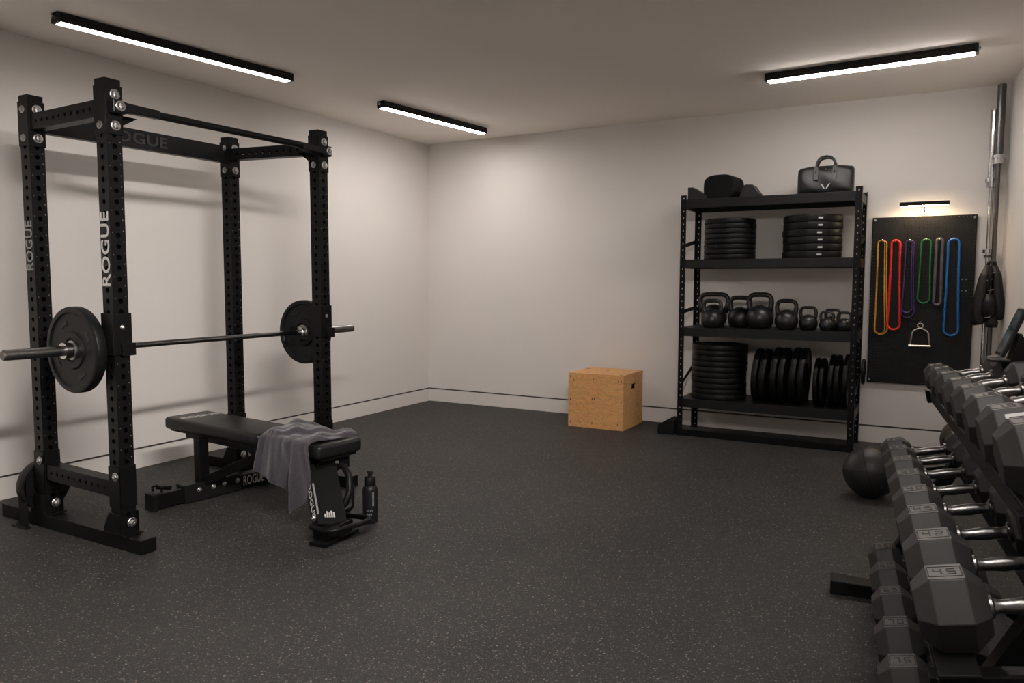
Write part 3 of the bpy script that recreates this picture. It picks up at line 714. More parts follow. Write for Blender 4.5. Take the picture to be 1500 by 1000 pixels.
for z in LV:
    hgt = 0.07
    bmz = MB()
    bmz.bb((-sx+0.003, -sy+0.003, z-hgt), (sx-0.003, -sy+0.03, z+0.002)); bmz.bb((-sx+0.003, sy-0.03, z-hgt), (sx-0.003, sy-0.003, z+0.002))
    bmz.bb((-sx+0.003, -sy+0.03, z-hgt), (-sx+0.03, sy-0.03, z)); bmz.bb((sx-0.03, -sy+0.03, z-hgt), (sx-0.003, sy-0.03, z))
    bmz.build('shelf_frame', M['steel2'], shelf, 0.002)
    MB().bb((-sx+0.0305, -sy+0.0305, z-0.012), (sx-0.0305, sy-0.0305, z)).build('shelf_board', M['steel2'], shelf)
for dx in (-1, 1):
    for z0, z1 in ((0.40, 0.55), (1.02, 1.05), (1.56, 1.62)):
        MB().beam((dx*(sx-0.006), -sy+0.02, z0), (dx*(sx-0.006), sy-0.02, z1), 0.005, 0.03).build('side_brace', M['steel'], shelf)
MB().bb((-sx+0.004, -sy+0.004, 0.0), (sx-0.004, -sy+0.02, 0.055)).build('bottom_rail', M['steel'], shelf, 0.002)  # dark strip standing in for the sharp shade under the shelf
EPS = 0.0025
# plates stacked on the shelves
def stack(x, y, z, n, r, t, labs, group, jitter=0.004, mt=None):
    me = plate_mesh(r, t, mt=mt, seg=64)
    zz = z+EPS
    for k in range(n):
        o = plate_thing(me, labs(k, n), group, (x+random.uniform(-jitter, jitter), y+random.uniform(-jitter, jitter), zz), (0, 0, 1), random.uniform(0, 6))
        if mt is None and r < 0 : pass
        yield o
        zz += t+0.0006
ORD = ['lowest', 'second from bottom', 'third from bottom', 'fourth from bottom', 'fifth from bottom', 'sixth from bottom', 'seventh from bottom', 'eighth from bottom', 'ninth from bottom', 'tenth from bottom']
def lab(where):
    return lambda k, n: 'black plate, %s of the %s' % ('topmost' if k == n-1 else ORD[k], where)
ZA = LV[2]
list(stack(3.215, -0.265, ZA, 8, 0.205, 0.0405, lab('left stack on the upper shelf'), 'plates stacked on the upper shelf, left'))
for o in stack(3.85, -0.265, ZA, 6, 0.218, 0.0545, lab('right stack on the upper shelf'), 'plates stacked on the upper shelf, right'):
    mk = MB().box((-0.0, -0.2183, 0.027), (0.034, 0.001, 0.012)).build('rim_label', M['white'], o)
    o.rotation_euler = (0, 0, R(22))
list(stack(3.148, -0.262, LV[0], 10, 0.222, 0.0445, lab('stack at the left end of the bottom shelf'), 'plates stacked on the bottom shelf'))
# plates standing on edge, bottom shelf
vp = [(3.475, 0.212, 0.045), (3.535, 0.212, 0.045), (3.62, 0.220, 0.045), (3.68, 0.220, 0.045), (3.765, 0.222, 0.045), (3.825, 0.222, 0.045),
      (3.925, 0.185, 0.030), (3.968, 0.185, 0.030), (4.035, 0.200, 0.035), (4.078, 0.200, 0.035), (4.138, 0.203, 0.035)]
NTH = ['leftmost', 'second from left', 'third from left', 'fourth from left', 'fifth from left', 'sixth from left', 'seventh from left', 'fifth from right', 'fourth from right', 'third from right', 'rightmost']
NTH[7:] = ['fourth from right', 'third from right', 'second from right', 'rightmost']
cache = {}
for k, (x, r, t) in enumerate(vp):
    if (r, t) not in cache: cache[(r, t)] = plate_mesh(r, t)
    tilt = R(5)
    ax = Vector((math.cos(tilt), 0, -math.sin(tilt)*0.6)).normalized() if k < 6 else Vector((1, 0, -0.02)).normalized()
    zc = LV[0]+EPS+r+abs(ax.z)*t*0.9
    plate_thing(cache[(r, t)], 'black plate standing on edge on the bottom shelf, %s of the row' % NTH[k], 'plates standing on the bottom shelf', (x-t/2, -0.275, zc), ax)
# plate hung on the right side of the shelf
hp = plate_thing(plate_mesh(0.10, 0.02), 'small black plate hung on the right side of the shelving unit', None, (4.232, -0.16, 0.58), (1, 0, 0))
MB().cyl((sx, -0.16+0.2675, 0.58), (sx+0.045, -0.16+0.2675, 0.58), 0.012, 12).build('plate_peg', M['steel'], shelf)

# kettlebells
def kettlebell(label, x, y, s, z=LV[1], rot=0.0, hw=1.0):
    """s = ball radius"""
    t = thing('kettlebell', label, 'kettlebell', (x, y, z+EPS), rot, 'kettlebells on the middle shelf')
    prof = [(0, 0), (s*0.62, 0), (s*0.70, s*0.03)]
    for k in range(1, 14):
        a = -PI/2+0.78+k*(PI-0.78-0.02)/14; prof.append((s*math.cos(a), s*0.70*1.0+s*math.sin(a)+s*0.02))
    prof.append((0, s*1.72))
    MB().lathe(prof, seg=36).build('bell', M['iron'], t, smooth=True)
    zc = s*1.35; w = s*0.80*hw; hh = s*1.35
    pts = [(-w*0.80, 0, zc-s*0.25), (-w*0.95, 0, zc+hh*0.15), (-w*1.02, 0, zc+hh*0.40), (-w*0.98, 0, zc+hh*0.62), (-w*0.82, 0, zc+hh*0.78), (-w*0.55, 0, zc+hh*0.83), (0, 0, zc+hh*0.84)]
    pts = pts + [(-p[0], p[1], p[2]) for p in reversed(pts[:-1])]
    rr = [s*0.24, s*0.205, s*0.185, s*0.18, s*0.18, s*0.18, s*0.18]; rr = rr+list(reversed(rr[:-1]))
    MB().tube(pts, rr, 12).build('handle', M['iron'], t, smooth=True)
kettlebell('large kettlebell at the far left of the middle shelf, half hidden behind another', 3.07, -0.165, 0.108, hw=1.35)
kettlebell('round kettlebell standing in front at the left end of the middle shelf', 3.115, -0.395, 0.088)
kettlebell('kettlebell just left of the tallest kettlebell on the middle shelf', 3.30, -0.22, 0.098)
kettlebell('tallest kettlebell on the middle shelf, with a wide raised handle', 3.475, -0.30, 0.109)
kettlebell('mid-sized kettlebell just right of the tallest one on the middle shelf', 3.685, -0.33, 0.090)
kettlebell('small kettlebell standing alone between the large and the tiny ones', 3.845, -0.31, 0.070)
kettlebell('tiny kettlebell in front of another near the right end of the middle shelf', 3.985, -0.33, 0.057)
kettlebell('small kettlebell half hidden behind a tiny one near the right end', 4.008, -0.19, 0.062)
kettlebell('tiny kettlebell at the far right end of the middle shelf', 4.107, -0.31, 0.056)

# things on top of the shelf
ZT = LV[3]+EPS
fr_ = thing('foam_roller', 'fat black foam roller pad lying on top of the shelf at its left end', 'foam roller', (3.155, -0.27, ZT), R(-8))
prof = [(0.128*math.copysign(abs(math.cos(a))**0.6, math.cos(a)), max(0.0, 0.099+0.099*math.copysign(abs(math.sin(a))**0.62, math.sin(a)))) for a in [2*PI*k/36 for k in range(36)]]
MB().prism(prof, (0, -0.12, 0), (1, 0, 0), (0, 0, 1), (0, 1, 0), 0.24).build('roll', M['foam'], fr_, 0.012, seg=3, auto=True)
a_ = MB().prism([(-0.06, 0), (0.095, 0), (0.095, 0.03), (-0.02, 0.105), (-0.06, 0.105)], (0, -0.05, 0), (1, 0, 0), (0, 0, 1), (0, 1, 0), 0.16).build('wedge_block', M['nylon'], None, 0.004, loc=(2.955, -0.36, ZT))
tag(a_, 'small black wedge-shaped block on top of the shelf, left of the foam roller', 'block')
b_ = MB().prism([(-0.075, 0), (0.07, 0), (0.08, 0.035), (0.03, 0.105), (-0.03, 0.108), (-0.05, 0.085)], (0, -0.08, 0), (1, 0, 0), (0, 0, 1), (0, 1, 0), 0.16).build('push_up_block', M['nylon'], None, 0.005, loc=(3.375, -0.29, ZT))
tag(b_, 'small black angular block on top of the shelf, right of the foam roller', 'block')
# duffel bag
bag = thing('duffel_bag', 'black leather holdall bag standing on top of the shelf at its right end', 'bag', (3.935, -0.26, ZT), R(2))
bm_ = bmesh.new()
NX, NR = 26, 28; rings = []
for i in range(NX+1):
    u = -1+2*i/NX; x = 0.198*u
    e = (1-abs(u)**8)**0.5 if abs(u) < 1 else 0.0
    dep = 0.105*(0.72+0.28*e); top = 0.220-0.018*(1-e)-0.004*math.cos(u*7)
    ring = []
    for k in range(NR):
        a = 2*PI*k/NR; ca, sa = math.cos(a), math.sin(a)
        cy = math.copysign(abs(ca)**0.45, ca); cz = math.copysign(abs(sa)**0.45, sa)
        zz = top/2+cz*top/2
        ny = dep*(1-0.42*max(0, (zz/top-0.35)))
        y = cy*ny
        if ca < 0 and 0.15 < zz/top < 0.9: y += 0.010*math.sin(u*6+zz*30)*math.sin(zz/top*PI)
        ring.append(bm_.verts.new((x, y, max(0, zz))))
    rings.append(ring)
for A, B in zip(rings, rings[1:]):
    for k in range(NR): bm_.faces.new((A[k], A[(k+1) % NR], B[(k+1) % NR], B[k]))
bm_.faces.new(rings[0]); bm_.faces.new(list(reversed(rings[-1])))
mb = MB(); mb.bm.free(); mb.bm = bm_; bo = mb.build('bag_body', M['leather'], bag, smooth=True)
shade_auto(bo.data, 60)
MB().tube([(-0.190, 0, 0.208), (-0.1, -0.005, 0.221), (0, 0, 0.222), (0.1, -0.005, 0.221), (0.190, 0, 0.208)], 0.006, 8).build('zip', M['steel'], bag, smooth=True)
for s, y in ((-1, -0.060), (1, 0.060)):
    pts = [(-0.066, y*1.45, 0.16), (-0.066, y*1.05, 0.218), (-0.064, y*0.9, 0.242), (-0.055, y*0.85, 0.268), (-0.035, y*0.8, 0.288), (0, y*0.8, 0.294)]
    pts += [(-p[0], p[1], p[2]) for p in reversed(pts[:-1])]
    MB().tube(pts, 0.008, 8).build('handle', M['leather'], bag, smooth=True)
    for q in (-1, 1):
        MB().beam((q*0.066, y*1.22, 0.214), (q*0.066, y*1.72, 0.11), 0.034, 0.007, (0, -1, 0.3)).build('handle_tab', M['leather'], bag, 0.002)
mb = MB()
ey = -0.108
for s in (-1, 1):
    mb.prism([(s*0.003, 0.0), (s*0.012, 0.0), (s*0.034, 0.038), (s*0.024, 0.034), (s*0.016, 0.026)], (0.005, ey, 0.042), (1, 0, 0), (0, 0, 1), (0, -1, 0), 0.003)
mb.build('emblem', M['white'], bag)
MB().sph((0.005, -0.098, 0.188), 0.006, 10, 8).build('stud', M['zinc'], bag)

# ------------------------------------------------------------------ pegboard with bands
PX0, PX1, PZ0, PZ1 = 4.258, 4.958, 0.487, 1.776
pgx, pgz = (PX0+PX1)/2, (PZ0+PZ1)/2
peg = thing('pegboard', 'tall black perforated pegboard on the back wall right of the shelf', 'pegboard', (pgx, 0, pgz))
def pegboard():
    mb = MB(); bm = mb.bm; W, Hh = PX1-PX0, PZ1-PZ0; nx, nz = 27, 50; y = -0.030
    px, pz = W/nx, Hh/nz
    for i in range(nx):
        for k in range(nz):
            x0, z0 = -W/2+i*px, -Hh/2+k*pz; xc, zc = x0+px/2, z0+pz/2
            r = 0.0032
            sq = [(x0+px, z0), (x0+px, z0+pz), (x0, z0+pz), (x0, z0)]
            A = [bm.verts.new((a, y, b)) for a, b in sq]
            oc = [(xc+r*c, zc+r*s) for c, s in ((1, -1), (1, 1), (-1, 1), (-1, -1))]
            B = [bm.verts.new((a, y, b)) for a, b in oc]; C = [bm.verts.new((a, y+0.006, b)) for a, b in oc]
            for q in range(4):
                l = (q+1) % 4; bm.faces.new((A[q], A[l], B[l], B[q])); bm.faces.new((B[q], B[l], C[l], C[q]))
    bmesh.ops.remove_doubles(bm, verts=bm.verts, dist=1e-5)
    return mb
pegboard().build('board', M['peg'], peg)
W2, H2 = (PX1-PX0)/2, (PZ1-PZ0)/2
mb = MB()
mb.bb((-W2, -0.030, -H2), (-W2+0.004, -0.012, H2)).bb((W2-0.004, -0.030, -H2), (W2, -0.012, H2)).bb((-W2, -0.030, -H2), (W2, -0.012, -H2+0.004)).bb((-W2, -0.030, H2-0.004), (W2, -0.012, H2))
mb.build('board_edge', M['peg'], peg)
MB().bb((-W2+0.01, -0.012, -H2+0.01), (W2-0.01, -0.001, H2-0.01)).build('backing', M['pegback'], peg)
for xx in (-1, 1):
    for zz in (-1, 1):
        MB().lathe([(0, 0), (0.009, 0), (0.008, 0.004), (0, 0.006)], (xx*(W2-0.017), -0.030, zz*(H2-0.02)), (0, -1, 0), 14).build('screw', M['zinc'], peg, auto=True)
for q, (xx, zz) in enumerate(((0.272, 0.166), (0.298, 0.166), (0.272, 0.082), (0.298, 0.082))):
    MB().cyl((xx, -0.030, zz), (xx, -0.036, zz), 0.005, 10).build('rivet', M['zinc'], peg)
def hook(x, z):
    MB().tube([(x-pgx, -0.030, z-pgz), (x-pgx, -0.075, z-pgz-0.004), (x-pgx, -0.085, z-pgz+0.004), (x-pgx, -0.086, z-pgz+0.02)], 0.0035, 8).build('hook', M['chrome'], peg, smooth=True)
    return z
def band(col, label, x, ztop, zbot, wt, wb_, thick, depth, drift=0.0, group='resistance bands on the pegboard', loops=1):
    """hanging closed loop; wt/wb_: half-width at the top and bottom; ribbon edge-on depth"""
    t = None
    objs = []
    mb = MB()
    for q in range(loops):
        zb = zbot+q*(0.038 if col == 'purple' else 0.006); dx = drift
        wtq = wt*(1-0.25*q); wbq = wb_*(1-0.22*q); off = q*0.006*(-1)**q
        pts = []
        n = 10
        for i in range(n+1):       # top arc right to left
            a = i*PI/n; pts.append((x+off+wtq*math.cos(a), ztop-wtq+wtq*math.sin(a)))
        for i in range(1, 14):     # left side going down
            f = i/14; ww = wtq+(wbq-wtq)*(f**2.2); pts.append((x+off+dx*f-ww, ztop-wtq+(zb+wbq-(ztop-wtq))*f))
        for i in range(n+1):
            a = PI+i*PI/n; pts.append((x+off+dx+wbq*math.cos(a), zb+wbq+wbq*math.sin(a)))
        for i in range(13, 0, -1):
            f = i/14; ww = wtq+(wbq-wtq)*(f**2.2); pts.append((x+off+dx*f+ww, ztop-wtq+(zb+wbq-(ztop-wtq))*f))
        y0 = -0.058-0.013*q*0
        mb.tube([(p[0], y0-0.0002*q, p[1]) for p in pts], thick, 8, closed=True, rx=depth, ref=(0, 1, 0))
    o = mb.build('resistance_band', M['band_'+col], None, smooth=True)
    tag(o, label, 'resistance band', group)
    hook(x, ztop-thick*1.0-0.0065)
band('yellow', 'long thin yellow resistance band hanging leftmost on the pegboard', 4.333, 1.598, 0.868, 0.032, 0.046, 0.0055, 0.013, 0.012, loops=2)
band('red', 'bright red resistance band hanging on the pegboard beside the yellow one', 4.427, 1.596, 0.908, 0.030, 0.044, 0.010, 0.014, 0.006)
band('purple', 'thin dark purple resistance band doubled up on the pegboard', 4.523, 1.594, 1.004, 0.028, 0.045, 0.0055, 0.012, 0.004, loops=2)
band('green', 'short green resistance band hanging in the middle of the pegboard', 4.633, 1.600, 1.116, 0.032, 0.042, 0.0075, 0.013, -0.002)
band('grey', 'short narrow grey resistance band hanging on the pegboard', 4.722, 1.600, 1.104, 0.020, 0.023, 0.012, 0.012, 0.0)
band('blue', 'long blue resistance band hanging rightmost on the pegboard', 4.815, 1.598, 0.876, 0.036, 0.048, 0.0095, 0.014, 0.006)
# stirrup handle
sh = thing('cable_handle', 'pale metal stirrup handle hung low on the pegboard below the bands', 'cable handle', (4.618, -0.058, 0.785))
MB().tube([(-0.066, 0, 0.006), (-0.052, 0, 0.105), (-0.046, 0, 0.118), (-0.034, 0, 0.127), (-0.012, 0, 0.138), (0, 0, 0.142), (0.012, 0, 0.138), (0.034, 0, 0.127), (0.046, 0, 0.118), (0.055, 0, 0.105), (0.068, 0, 0.006)], 0.0062, 8).build('stirrup', M['handlem'], sh, smooth=True)
MB().cyl((-0.076, 0, 0.004), (0.076, 0, 0.004), 0.0105, 14).build('grip', M['silver'], sh, auto=True)
MB().tube([(0.018*math.cos(k*PI/8), 0, 0.160+0.018*math.sin(k*PI/8)) for k in range(16)], 0.0048, 8, closed=True, ref=(0, 1, 0)).build('ring', M['handlem'], sh, smooth=True)
hook(4.618, 0.785+0.160+0.018-0.006)
# picture lamp
pl = thing('picture_lamp', 'slim black wall lamp glowing warm above the pegboard', 'wall lamp', (4.610, 0, 1.86))
MB().bb((-0.165, -0.145, -0.012), (0.165, -0.105, 0.014)).bb((-0.165, -0.146, 0.012), (0.165, -0.100, 0.016)).build('lamp_bar', M['steel'], pl, 0.003)
MB().bb((-0.155, -0.141, -0.0165), (0.155, -0.109, -0.0122)).build('light_strip', M['pict'], pl)
MB().tube([(0.0, -0.001, -0.045), (0.0, -0.05, -0.045), (0.0, -0.085, -0.02), (0.0, -0.107, 0.0)], 0.006, 8).build('arm', M['silver'], pl, smooth=True)
MB().bb((-0.035, -0.012, -0.085), (0.035, -0.0005, -0.015)).build('wall_mount', M['silver'], pl, 0.002)

# ------------------------------------------------------------------ barbells standing in the corner
def corner_bar(label, x, y, z1, lean, mt):
    t = thing('barbell', label, 'barbell', (x, y, 0), 0, 'barbells stood in the corner'); t.rotation_euler = lean
    zs = z1-0.50
    MB().cyl((0, 0, 0.40), (0, 0, zs), 0.0155, 18).build('shaft', mt, t, auto=True)
    MB().lathe([(0, 0.0), (0.025, 0.0), (0.025, 0.40), (0, 0.40)], seg=24).build('sleeve', mt, t, auto=True)
    MB().lathe([(0, zs), (0.027, zs), (0.027, z1), (0.022, z1+0.004), (0, z1+0.004)], seg=24).build('sleeve', mt, t, auto=True)
    MB().lathe([(0, zs-0.055), (0.036, zs-0.055), (0.036, zs-0.02), (0.042, zs-0.018), (0.042, zs+0.008), (0, zs+0.008)], seg=28).build('inner_collar', M['chrome'], t, auto=True)
    MB().lathe([(0, 0.36), (0.038, 0.36), (0.038, 0.40), (0, 0.40)], seg=24).build('inner_collar', M['chrome'], t, auto=True)
    return t
corner_bar('dark steel barbell standing upright in the right back corner, its sleeve near the ceiling', 5.066, -0.125, 2.675, (0, 0, 0), M['bar'])
t2 = corner_bar('bright chrome barbell standing upright in the right back corner, lower of the two', 5.034, -0.048, 2.52, (0, 0, 0), M['chrome'])
MB().lathe([(0.0165, 1.49), (0.036, 1.49), (0.036, 1.515), (0.0165, 1.515), (0.0165, 1.49)], seg=24).build('spring_collar', M['chrome'], t2, auto=True)
MB().lathe([(0.0165, 1.455), (0.026, 1.455), (0.026, 1.475), (0.0165, 1.475), (0.0165, 1.455)], seg=24).build('spring_collar', M['bar'], t2, auto=True)
# padded straps hung on the barbells
st = thing('padded_strap_set', 'bundle of black padded ankle straps hung on the barbell in the right corner', 'straps', (5.05, -0.205, 0.955))
def blob(name, pts, rr, mt=M['nylon'], fl=1.0):
    return MB().tube(pts, rr, 14).build(name, mt, st, smooth=True)
blob('strap_pad', [(-0.062, 0, 0.015), (-0.066, 0, 0.04), (-0.062, -0.005, 0.14), (-0.050, -0.01, 0.25), (-0.035, -0.01, 0.36), (-0.012, -0.005, 0.44)], [0.030, 0.047, 0.046, 0.042, 0.036, 0.024])
blob('strap_pad', [(0.050, 0, 0.055), (0.055, 0, 0.08), (0.055, -0.005, 0.17), (0.044, -0.01, 0.27), (0.034, -0.01, 0.37), (0.016, -0.005, 0.44)], [0.026, 0.044, 0.042, 0.036, 0.034, 0.022])
blob('strap_pad', [(-0.004, -0.035, 0.075), (-0.004, -0.035, 0.10), (-0.004, -0.04, 0.18), (-0.004, -0.04, 0.235)], [0.030, 0.044, 0.044, 0.026], M['steel2'])
blob('strap_tail', [(0.02, -0.01, 0.0), (0.02, -0.01, 0.03), (0.012, -0.02, 0.09)], [0.034, 0.040, 0.03])
blob('strap_loop', [(-0.02, -0.01, 0.44), (-0.015, -0.01, 0.465), (0.002, 0.0, 0.475), (0.02, -0.01, 0.465), (0.024, -0.01, 0.44)], 0.012)
for z, xx in ((0.335, -0.01), (0.385, 0.006), (0.265, 0.0), (0.072, -0.01)):
    MB().tube([(xx-0.016, -0.075 if z < 0.3 else -0.05, z), (xx+0.018, -0.078 if z < 0.3 else -0.052, z+0.006)], 0.0032, 6).build('buckle', M['chrome'], st)
MB().tube([(-0.02, -0.03, 0.24), (-0.012, -0.05, 0.30), (-0.004, -0.05, 0.36), (0.0, -0.03, 0.42)], 0.013, 8).build('webbing', M['foam'], st, smooth=True)

# ------------------------------------------------------------------ medicine balls
def ball(name, label, x, y, r, mt):
    t = thing(name, label, 'medicine ball', (x, y, 0))
    MB().sph((0, 0, r), r, 40, 28).build('ball', mt, t, smooth=True)
    for ax, tilt in (((1, 0, 0.3), 0), ((0.3, 1, 0.1), 0), ((0, 0.2, 1), 0)):
        z = Vector(ax).normalized(); q = z.to_track_quat('Z', 'Y').to_matrix()
        MB().tube([q @ Vector((r*math.cos(k*PI/24), r*math.sin(k*PI/24), 0)) + Vector((0, 0, r)) for k in range(48)], 0.0022, 6, closed=True).build('seam', M['rubber_dull'], t, smooth=True)
    return t
ball('medicine_ball', 'large black medicine ball on the floor at the far end of the dumbbell rack', 4.415, -1.72, 0.152, M['ballm'])
ball('medicine_ball', 'brownish medicine ball on the floor by the back wall, behind the dumbbell rack', 4.922, -0.36, 0.145, M['brownball'])

# ------------------------------------------------------------------ dumbbell rack
RA = R(5.6); NDv = Vector((math.sin(RA), -math.cos(RA), 0)); SDv = Vector((math.cos(RA), math.sin(RA), 0))
RO = Vector((4.557, -3.15, 0))
TILT = R(12)
# rack local axes: x = towards the viewer along the rack (t), y = across towards the wall (s), z up  -> right-handed? x × y = z
rackm = Matrix((NDv, SDv, Vector((0, 0, 1)))).transposed()
dr = thing('dumbbell_rack', 'black three-tier dumbbell rack standing along the right wall', 'dumbbell rack', RO, math.atan2(NDv.y, NDv.x))
TIERS = {'top': (0.135, 0.845), 'mid': (0.0, 0.50), 'bot': (-0.035, 0.085)}
sY = Vector((0, math.cos(TILT), math.sin(TILT))); nZ = Vector((0, -math.sin(TILT), math.cos(TILT)))
T0, T1 = -0.02, 1.84
for k, (s0, z0) in TIERS.items():
    base = Vector((0, s0, z0))
    for off in (0.055, 0.285):
        c = base+sY*off
        mb = MB()
        mb.box(Vector(((T0+T1)/2, 0, 0))+c-nZ*0.004, (T1-T0, 0.075, 0.006), Matrix((Vector((1, 0, 0)), sY, nZ)).transposed())
        mb.box(Vector(((T0+T1)/2, 0, 0))+c-sY*0.04*(1 if off < 0.1 else -1)-nZ*0.030, (T1-T0, 0.005, 0.045 if k != 'bot' else 0.03), Matrix((Vector((1, 0, 0)), sY, nZ)).transposed())
        mb.build('rail', M['steel2'], dr, 0.001)
    for tt in (T0+0.03, T1-0.03):
        p0 = base+sY*0.0-nZ*0.032; p1 = base+sY*0.36-nZ*0.032
        hz = 0.05 if k != 'bot' else 0.03
        MB().beam(Vector((tt, 0, 0))+p0, Vector((tt, 0, 0))+p1, 0.05, hz).build('end_bar', M['steel'], dr, 0.002)
for tt in (0.147, 1.585):
    MB().bb((tt-0.045, -0.185, 0.0), (tt+0.045, 0.56, 0.055)).build('foot', M['steel'], dr, 0.004)
    MB().bb((tt-0.048, -0.192, 0.0), (tt+0.048, -0.13, 0.058)).build('foot_cap', M['rubber'], dr, 0.004)
    MB().beam((tt, -0.02, 0.055), (tt, 0.385, 0.865), 0.045, 0.06, (1, 0, 0)).build('slanted_upright', M['steel'], dr, 0.003)
    MB().beam((tt, 0.53, 0.055), (tt, 0.455, 0.95), 0.045, 0.05, (1, 0, 0)).build('rear_upright', M['steel'], dr, 0.003)
# dumbbells
def hex_head(h, L, sgn):
    """hexagonal head, axis along y, flat up, spanning y in [0, sgn*L]; chamfered ends; bottom flat at z=0"""
    mb = MB(); bm = mb.bm
    def ring(y, k):
        rr = h/math.sqrt(3)*k
        return [bm.verts.new((rr*math.cos(R(60*i)), y, h/2+rr*math.sin(R(60*i)))) for i in range(6)]
    ch = L*0.26
    ys = [(0.0, 0.64), (ch, 1.0), (L-ch, 1.0), (L, 0.62)]
    rs = [ring(sgn*y, k) for y, k in ys]
    bm.faces.new(rs[0]); bm.faces.new(list(reversed(rs[-1])))
    for A, B in zip(rs, rs[1:]):
        for i in range(6): bm.faces.new((A[i], A[(i+1) % 6], B[(i+1) % 6], B[i]))
    return mb
def seg_digit(mb, ch, ox_, oy_, w_, h_, z):
    S = {'0': 'abcdef', '1': 'bc', '2': 'abged', '3': 'abgcd', '4': 'fgbc', '5': 'afgcd', '6': 'afgedc', '7': 'abc', '8': 'abcdefg', '9': 'abcdfg'}[ch]
    t = 0.0042
    for q in S:
        c, d = {'a': ((0, h_/2), (w_, t)), 'd': ((0, -h_/2), (w_, t)), 'g': ((0, 0), (w_, t)), 'b': ((w_/2, h_/4), (t, h_/2)), 'c': ((w_/2, -h_/4), (t, h_/2)), 'f': ((-w_/2, h_/4), (t, h_/2)), 'e': ((-w_/2, -h_/4), (t, h_/2))}[q]
        # label x runs along +y of the dumbbell, label y runs along -x (away from viewer)
        mb.box((-(oy_+c[1]), ox_+c[0], z), (d[1], d[0], 0.0012))
DB = {}
def dumbbell_parts(num, h, Lh, Lg):
    """meshes; dumbbell axis along y, left outer end at y=0"""
    key = num
    if key in DB: return DB[key]
    tot = 2*Lh+Lg
    a = hex_head(h, Lh, 1).mesh('head', M['hexrub'])
    mb = hex_head(h, Lh, -1); b = mb.mesh('head', M['hexrub'])
    hm = MB()
    hm.lathe([(0, 0), (0.024, 0), (0.024, 0.007), (0.016, 0.011), (0.014, 0.02), (0.0145, 0.03), (0.0175, Lg/2), (0.0145, Lg-0.03), (0.014, Lg-0.02), (0.016, Lg-0.011), (0.024, Lg-0.007), (0.024, Lg), (0, Lg)], (0, Lh, h/2), (0, 1, 0), 20)
    g = hm.mesh('handle', M['dbhandle'], True); shade_auto(g, 40)
    s = h/math.sqrt(3)
    lp = MB()
    fw_ = s*0.80; fl = Lh*0.50
    yc = Lh*0.5
    lp.box((0, yc, h+0.0006), (s*0.96, Lh*0.50, 0.0012))  # number face widened over the flat to carry its painted top light
    l1 = lp.mesh('number_plate', M['hexlab'])
    ik = MB(); z = h+0.0014
    fx_, fy_ = fw_*0.80, fl*0.92
    for sg in (-1, 1):
        ik.box((sg*fx_/2, yc, z), (0.0028, fy_, 0.0012)); ik.box((0, yc+sg*fy_/2, z), (fx_, 0.0028, 0.0012))
    dw, dh = fy_*0.22, fx_*0.52
    for i, c in enumerate(num): seg_digit(ik, c, yc+(i-(len(num)-1)/2)*fy_*0.42, 0, dw, dh, z)
    l2 = ik.mesh('number', M['hexink'])
    DB[key] = (a, b, g, l1, l2, tot, h)
    return DB[key]
def dumbbell(num, h, Lh, Lg, tier, t, label, group, detail=True):
    a, b, g, l1, l2, tot, hh = dumbbell_parts(num, h, Lh, Lg)
    s0, z0 = TIERS[tier]
    loc = Vector((t, s0, z0)) + nZ*0.0005
    rot = Matrix((Vector((1, 0, 0)), sY, nZ)).transposed()
    world = Matrix.Translation(RO) @ rackm.to_4x4() @ Matrix.Translation(loc) @ rot.to_4x4()
    e = bpy.data.objects.new('dumbbell', None); COL.objects.link(e); e.matrix_world = world; e.empty_display_size = 0.05
    tag(e, label, 'dumbbell', group)
    hd = None
    for nme, me, y in (('head', a, 0), ('handle', g, 0), ('head', b, tot)):
        o = bpy.data.objects.new(nme, me); COL.objects.link(o); o.parent = e; o.location = (0, y, 0)
        if nme == 'head':
            bv = o.modifiers.new('bevel', 'BEVEL'); bv.width = 0.002; bv.segments = 2; bv.limit_method = 'ANGLE'; bv.angle_limit = R(20)
            if detail and hd is None:
                hd = o
                n = bpy.data.objects.new('number_plate', l1); COL.objects.link(n); n.parent = o
                n2 = bpy.data.objects.new('number', l2); COL.objects.link(n2); n2.parent = o
    return e
FARORD = ['farthest', 'second from the far end', 'third from the far end', 'fourth from the far end', 'fifth from the far end', 'sixth from the far end', 'seventh from the far end', 'nearest']
mid_t = [0.05, 0.245, 0.475, 0.72, 0.965, 1.21, 1.455, 1.70]
top_t = [0.13, 0.32, 0.53, 0.77, 1.00, 1.24, 1.48, 1.71]
bot_t = [0.20, 0.44, 0.70, 0.97, 1.24, 1.50, 1.74]
nums_mid = ['20', '25', '30', '35', '40', '45', '42', '45']; nums_top = ['5', '8', '10', '12', '15', '18', '16', '14']; nums_bot = ['55', '60', '65', '70', '75', '80', '85']
for k, t in enumerate(mid_t):
    h = 0.125+0.006*k; dumbbell(nums_mid[k], h, 0.112+0.005*k, 0.125, 'mid', t, 'grey rubber hex dumbbell, %s on the middle tier of the rack' % FARORD[k], 'dumbbells on the middle tier')
for k, t in enumerate(top_t):
    h = 0.105+0.006*k; e = dumbbell(nums_top[k], h, 0.088+0.006*k, 0.11, 'top', t, 'grey rubber hex dumbbell, %s on the top tier of the rack' % FARORD[k], 'dumbbells on the top tier')
    if k == 6: e_tag = e
hd = [c for c in e_tag.children if c.name.startswith('head')][0]
h_ = 0.105+0.006*6; Lh_ = 0.088+0.036
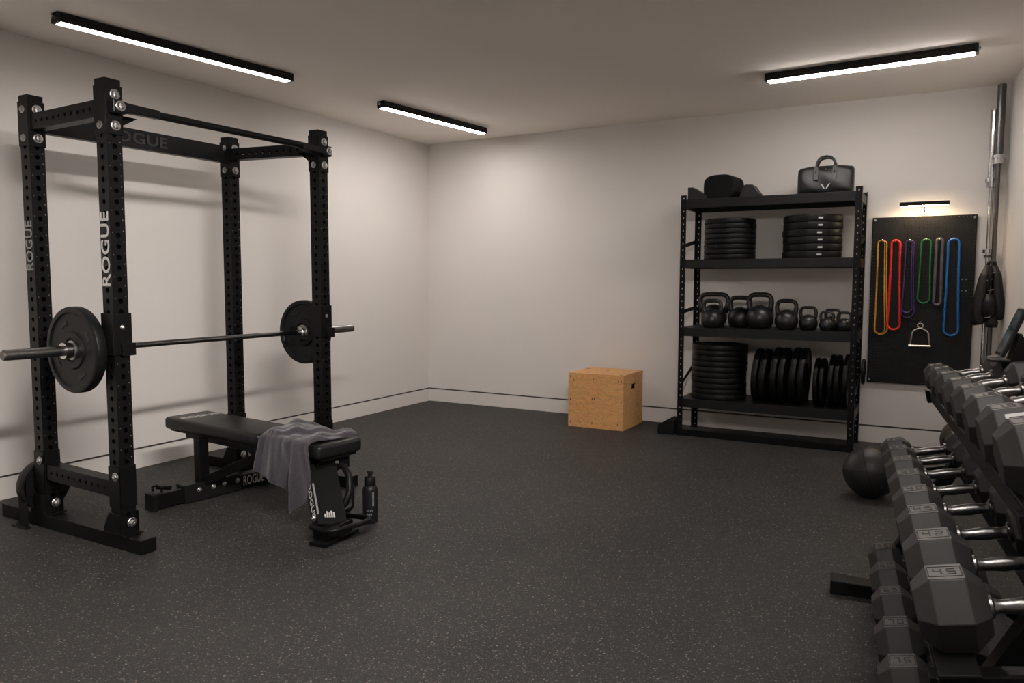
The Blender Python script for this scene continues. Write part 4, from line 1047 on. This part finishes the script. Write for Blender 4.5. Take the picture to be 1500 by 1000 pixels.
q = Vector((h_/2*math.cos(R(30)), Lh_*0.62, h_/2+h_/2*math.sin(R(30)))); n_ = Vector((math.cos(R(30)), 0, 0.5)); v_ = Vector((-0.5, 0, math.cos(R(30))))
rt_ = Matrix((Vector((0, 1, 0)), v_, n_)).transposed()
tg_ = MB().box(q+n_*0.0006, (0.052, 0.058, 0.001), rt_).build('paper_tag', M['white'], hd)
mb = MB()
for i in range(6): mb.box(q+n_*0.0014+v_*(0.02-i*0.008), (0.038-0.008*(i % 2), 0.0022, 0.0004), rt_)
mb.build('tag_lines', M['hexink'], hd)
for k, t in enumerate(bot_t):
    h = 0.135+0.004*k; dumbbell(nums_bot[k], h, 0.12+0.004*k, 0.125, 'bot', t, 'grey rubber hex dumbbell, %s on the bottom tier of the rack' % (FARORD[k] if k < 6 else 'nearest'), 'dumbbells on the bottom tier')

# tablet propped up at the far end of the top tier
def rackpt(t, s_, z): return RO+NDv*t+SDv*s_+Vector((0, 0, z))
tb = thing('tablet', 'dark tablet propped upright on the top tier of the dumbbell rack, screen lit', 'tablet', rackpt(0.38, 0.325, 1.012), math.atan2(NDv.y, NDv.x))
Lx = Vector((0, 0.36, 0.933)).normalized(); Wx = Vector((1, 0, 0)); Nx = Wx.cross(Lx)
if Nx.z < 0: Nx = -Nx
rot = Matrix((Wx, Lx, Wx.cross(Lx))).transposed()
sg = 1 if Wx.cross(Lx).dot(Nx) > 0 else -1
c = Lx*0.098
MB().box(c, (0.115, 0.178, 0.014), rot).build('body', M['steel2'], tb, 0.004)
sc_ = MB().box((0, 0, 0), (0.101, 0.155, 0.0008)).build('screen', M['screen'], tb)
sc_.location = c+Nx*0.0076; sc_.rotation_euler = rot.to_euler()
MB().prism([(-0.03, -0.011), (0.11, -0.011), (0.11, -0.004), (0.058, 0.09), (0.052, 0.09), (0.03, -0.003), (-0.03, -0.003)], (-0.045, 0, 0), (0, 1, 0), (0, 0, 1), (1, 0, 0), 0.09).build('stand', M['steel'], tb, 0.002)
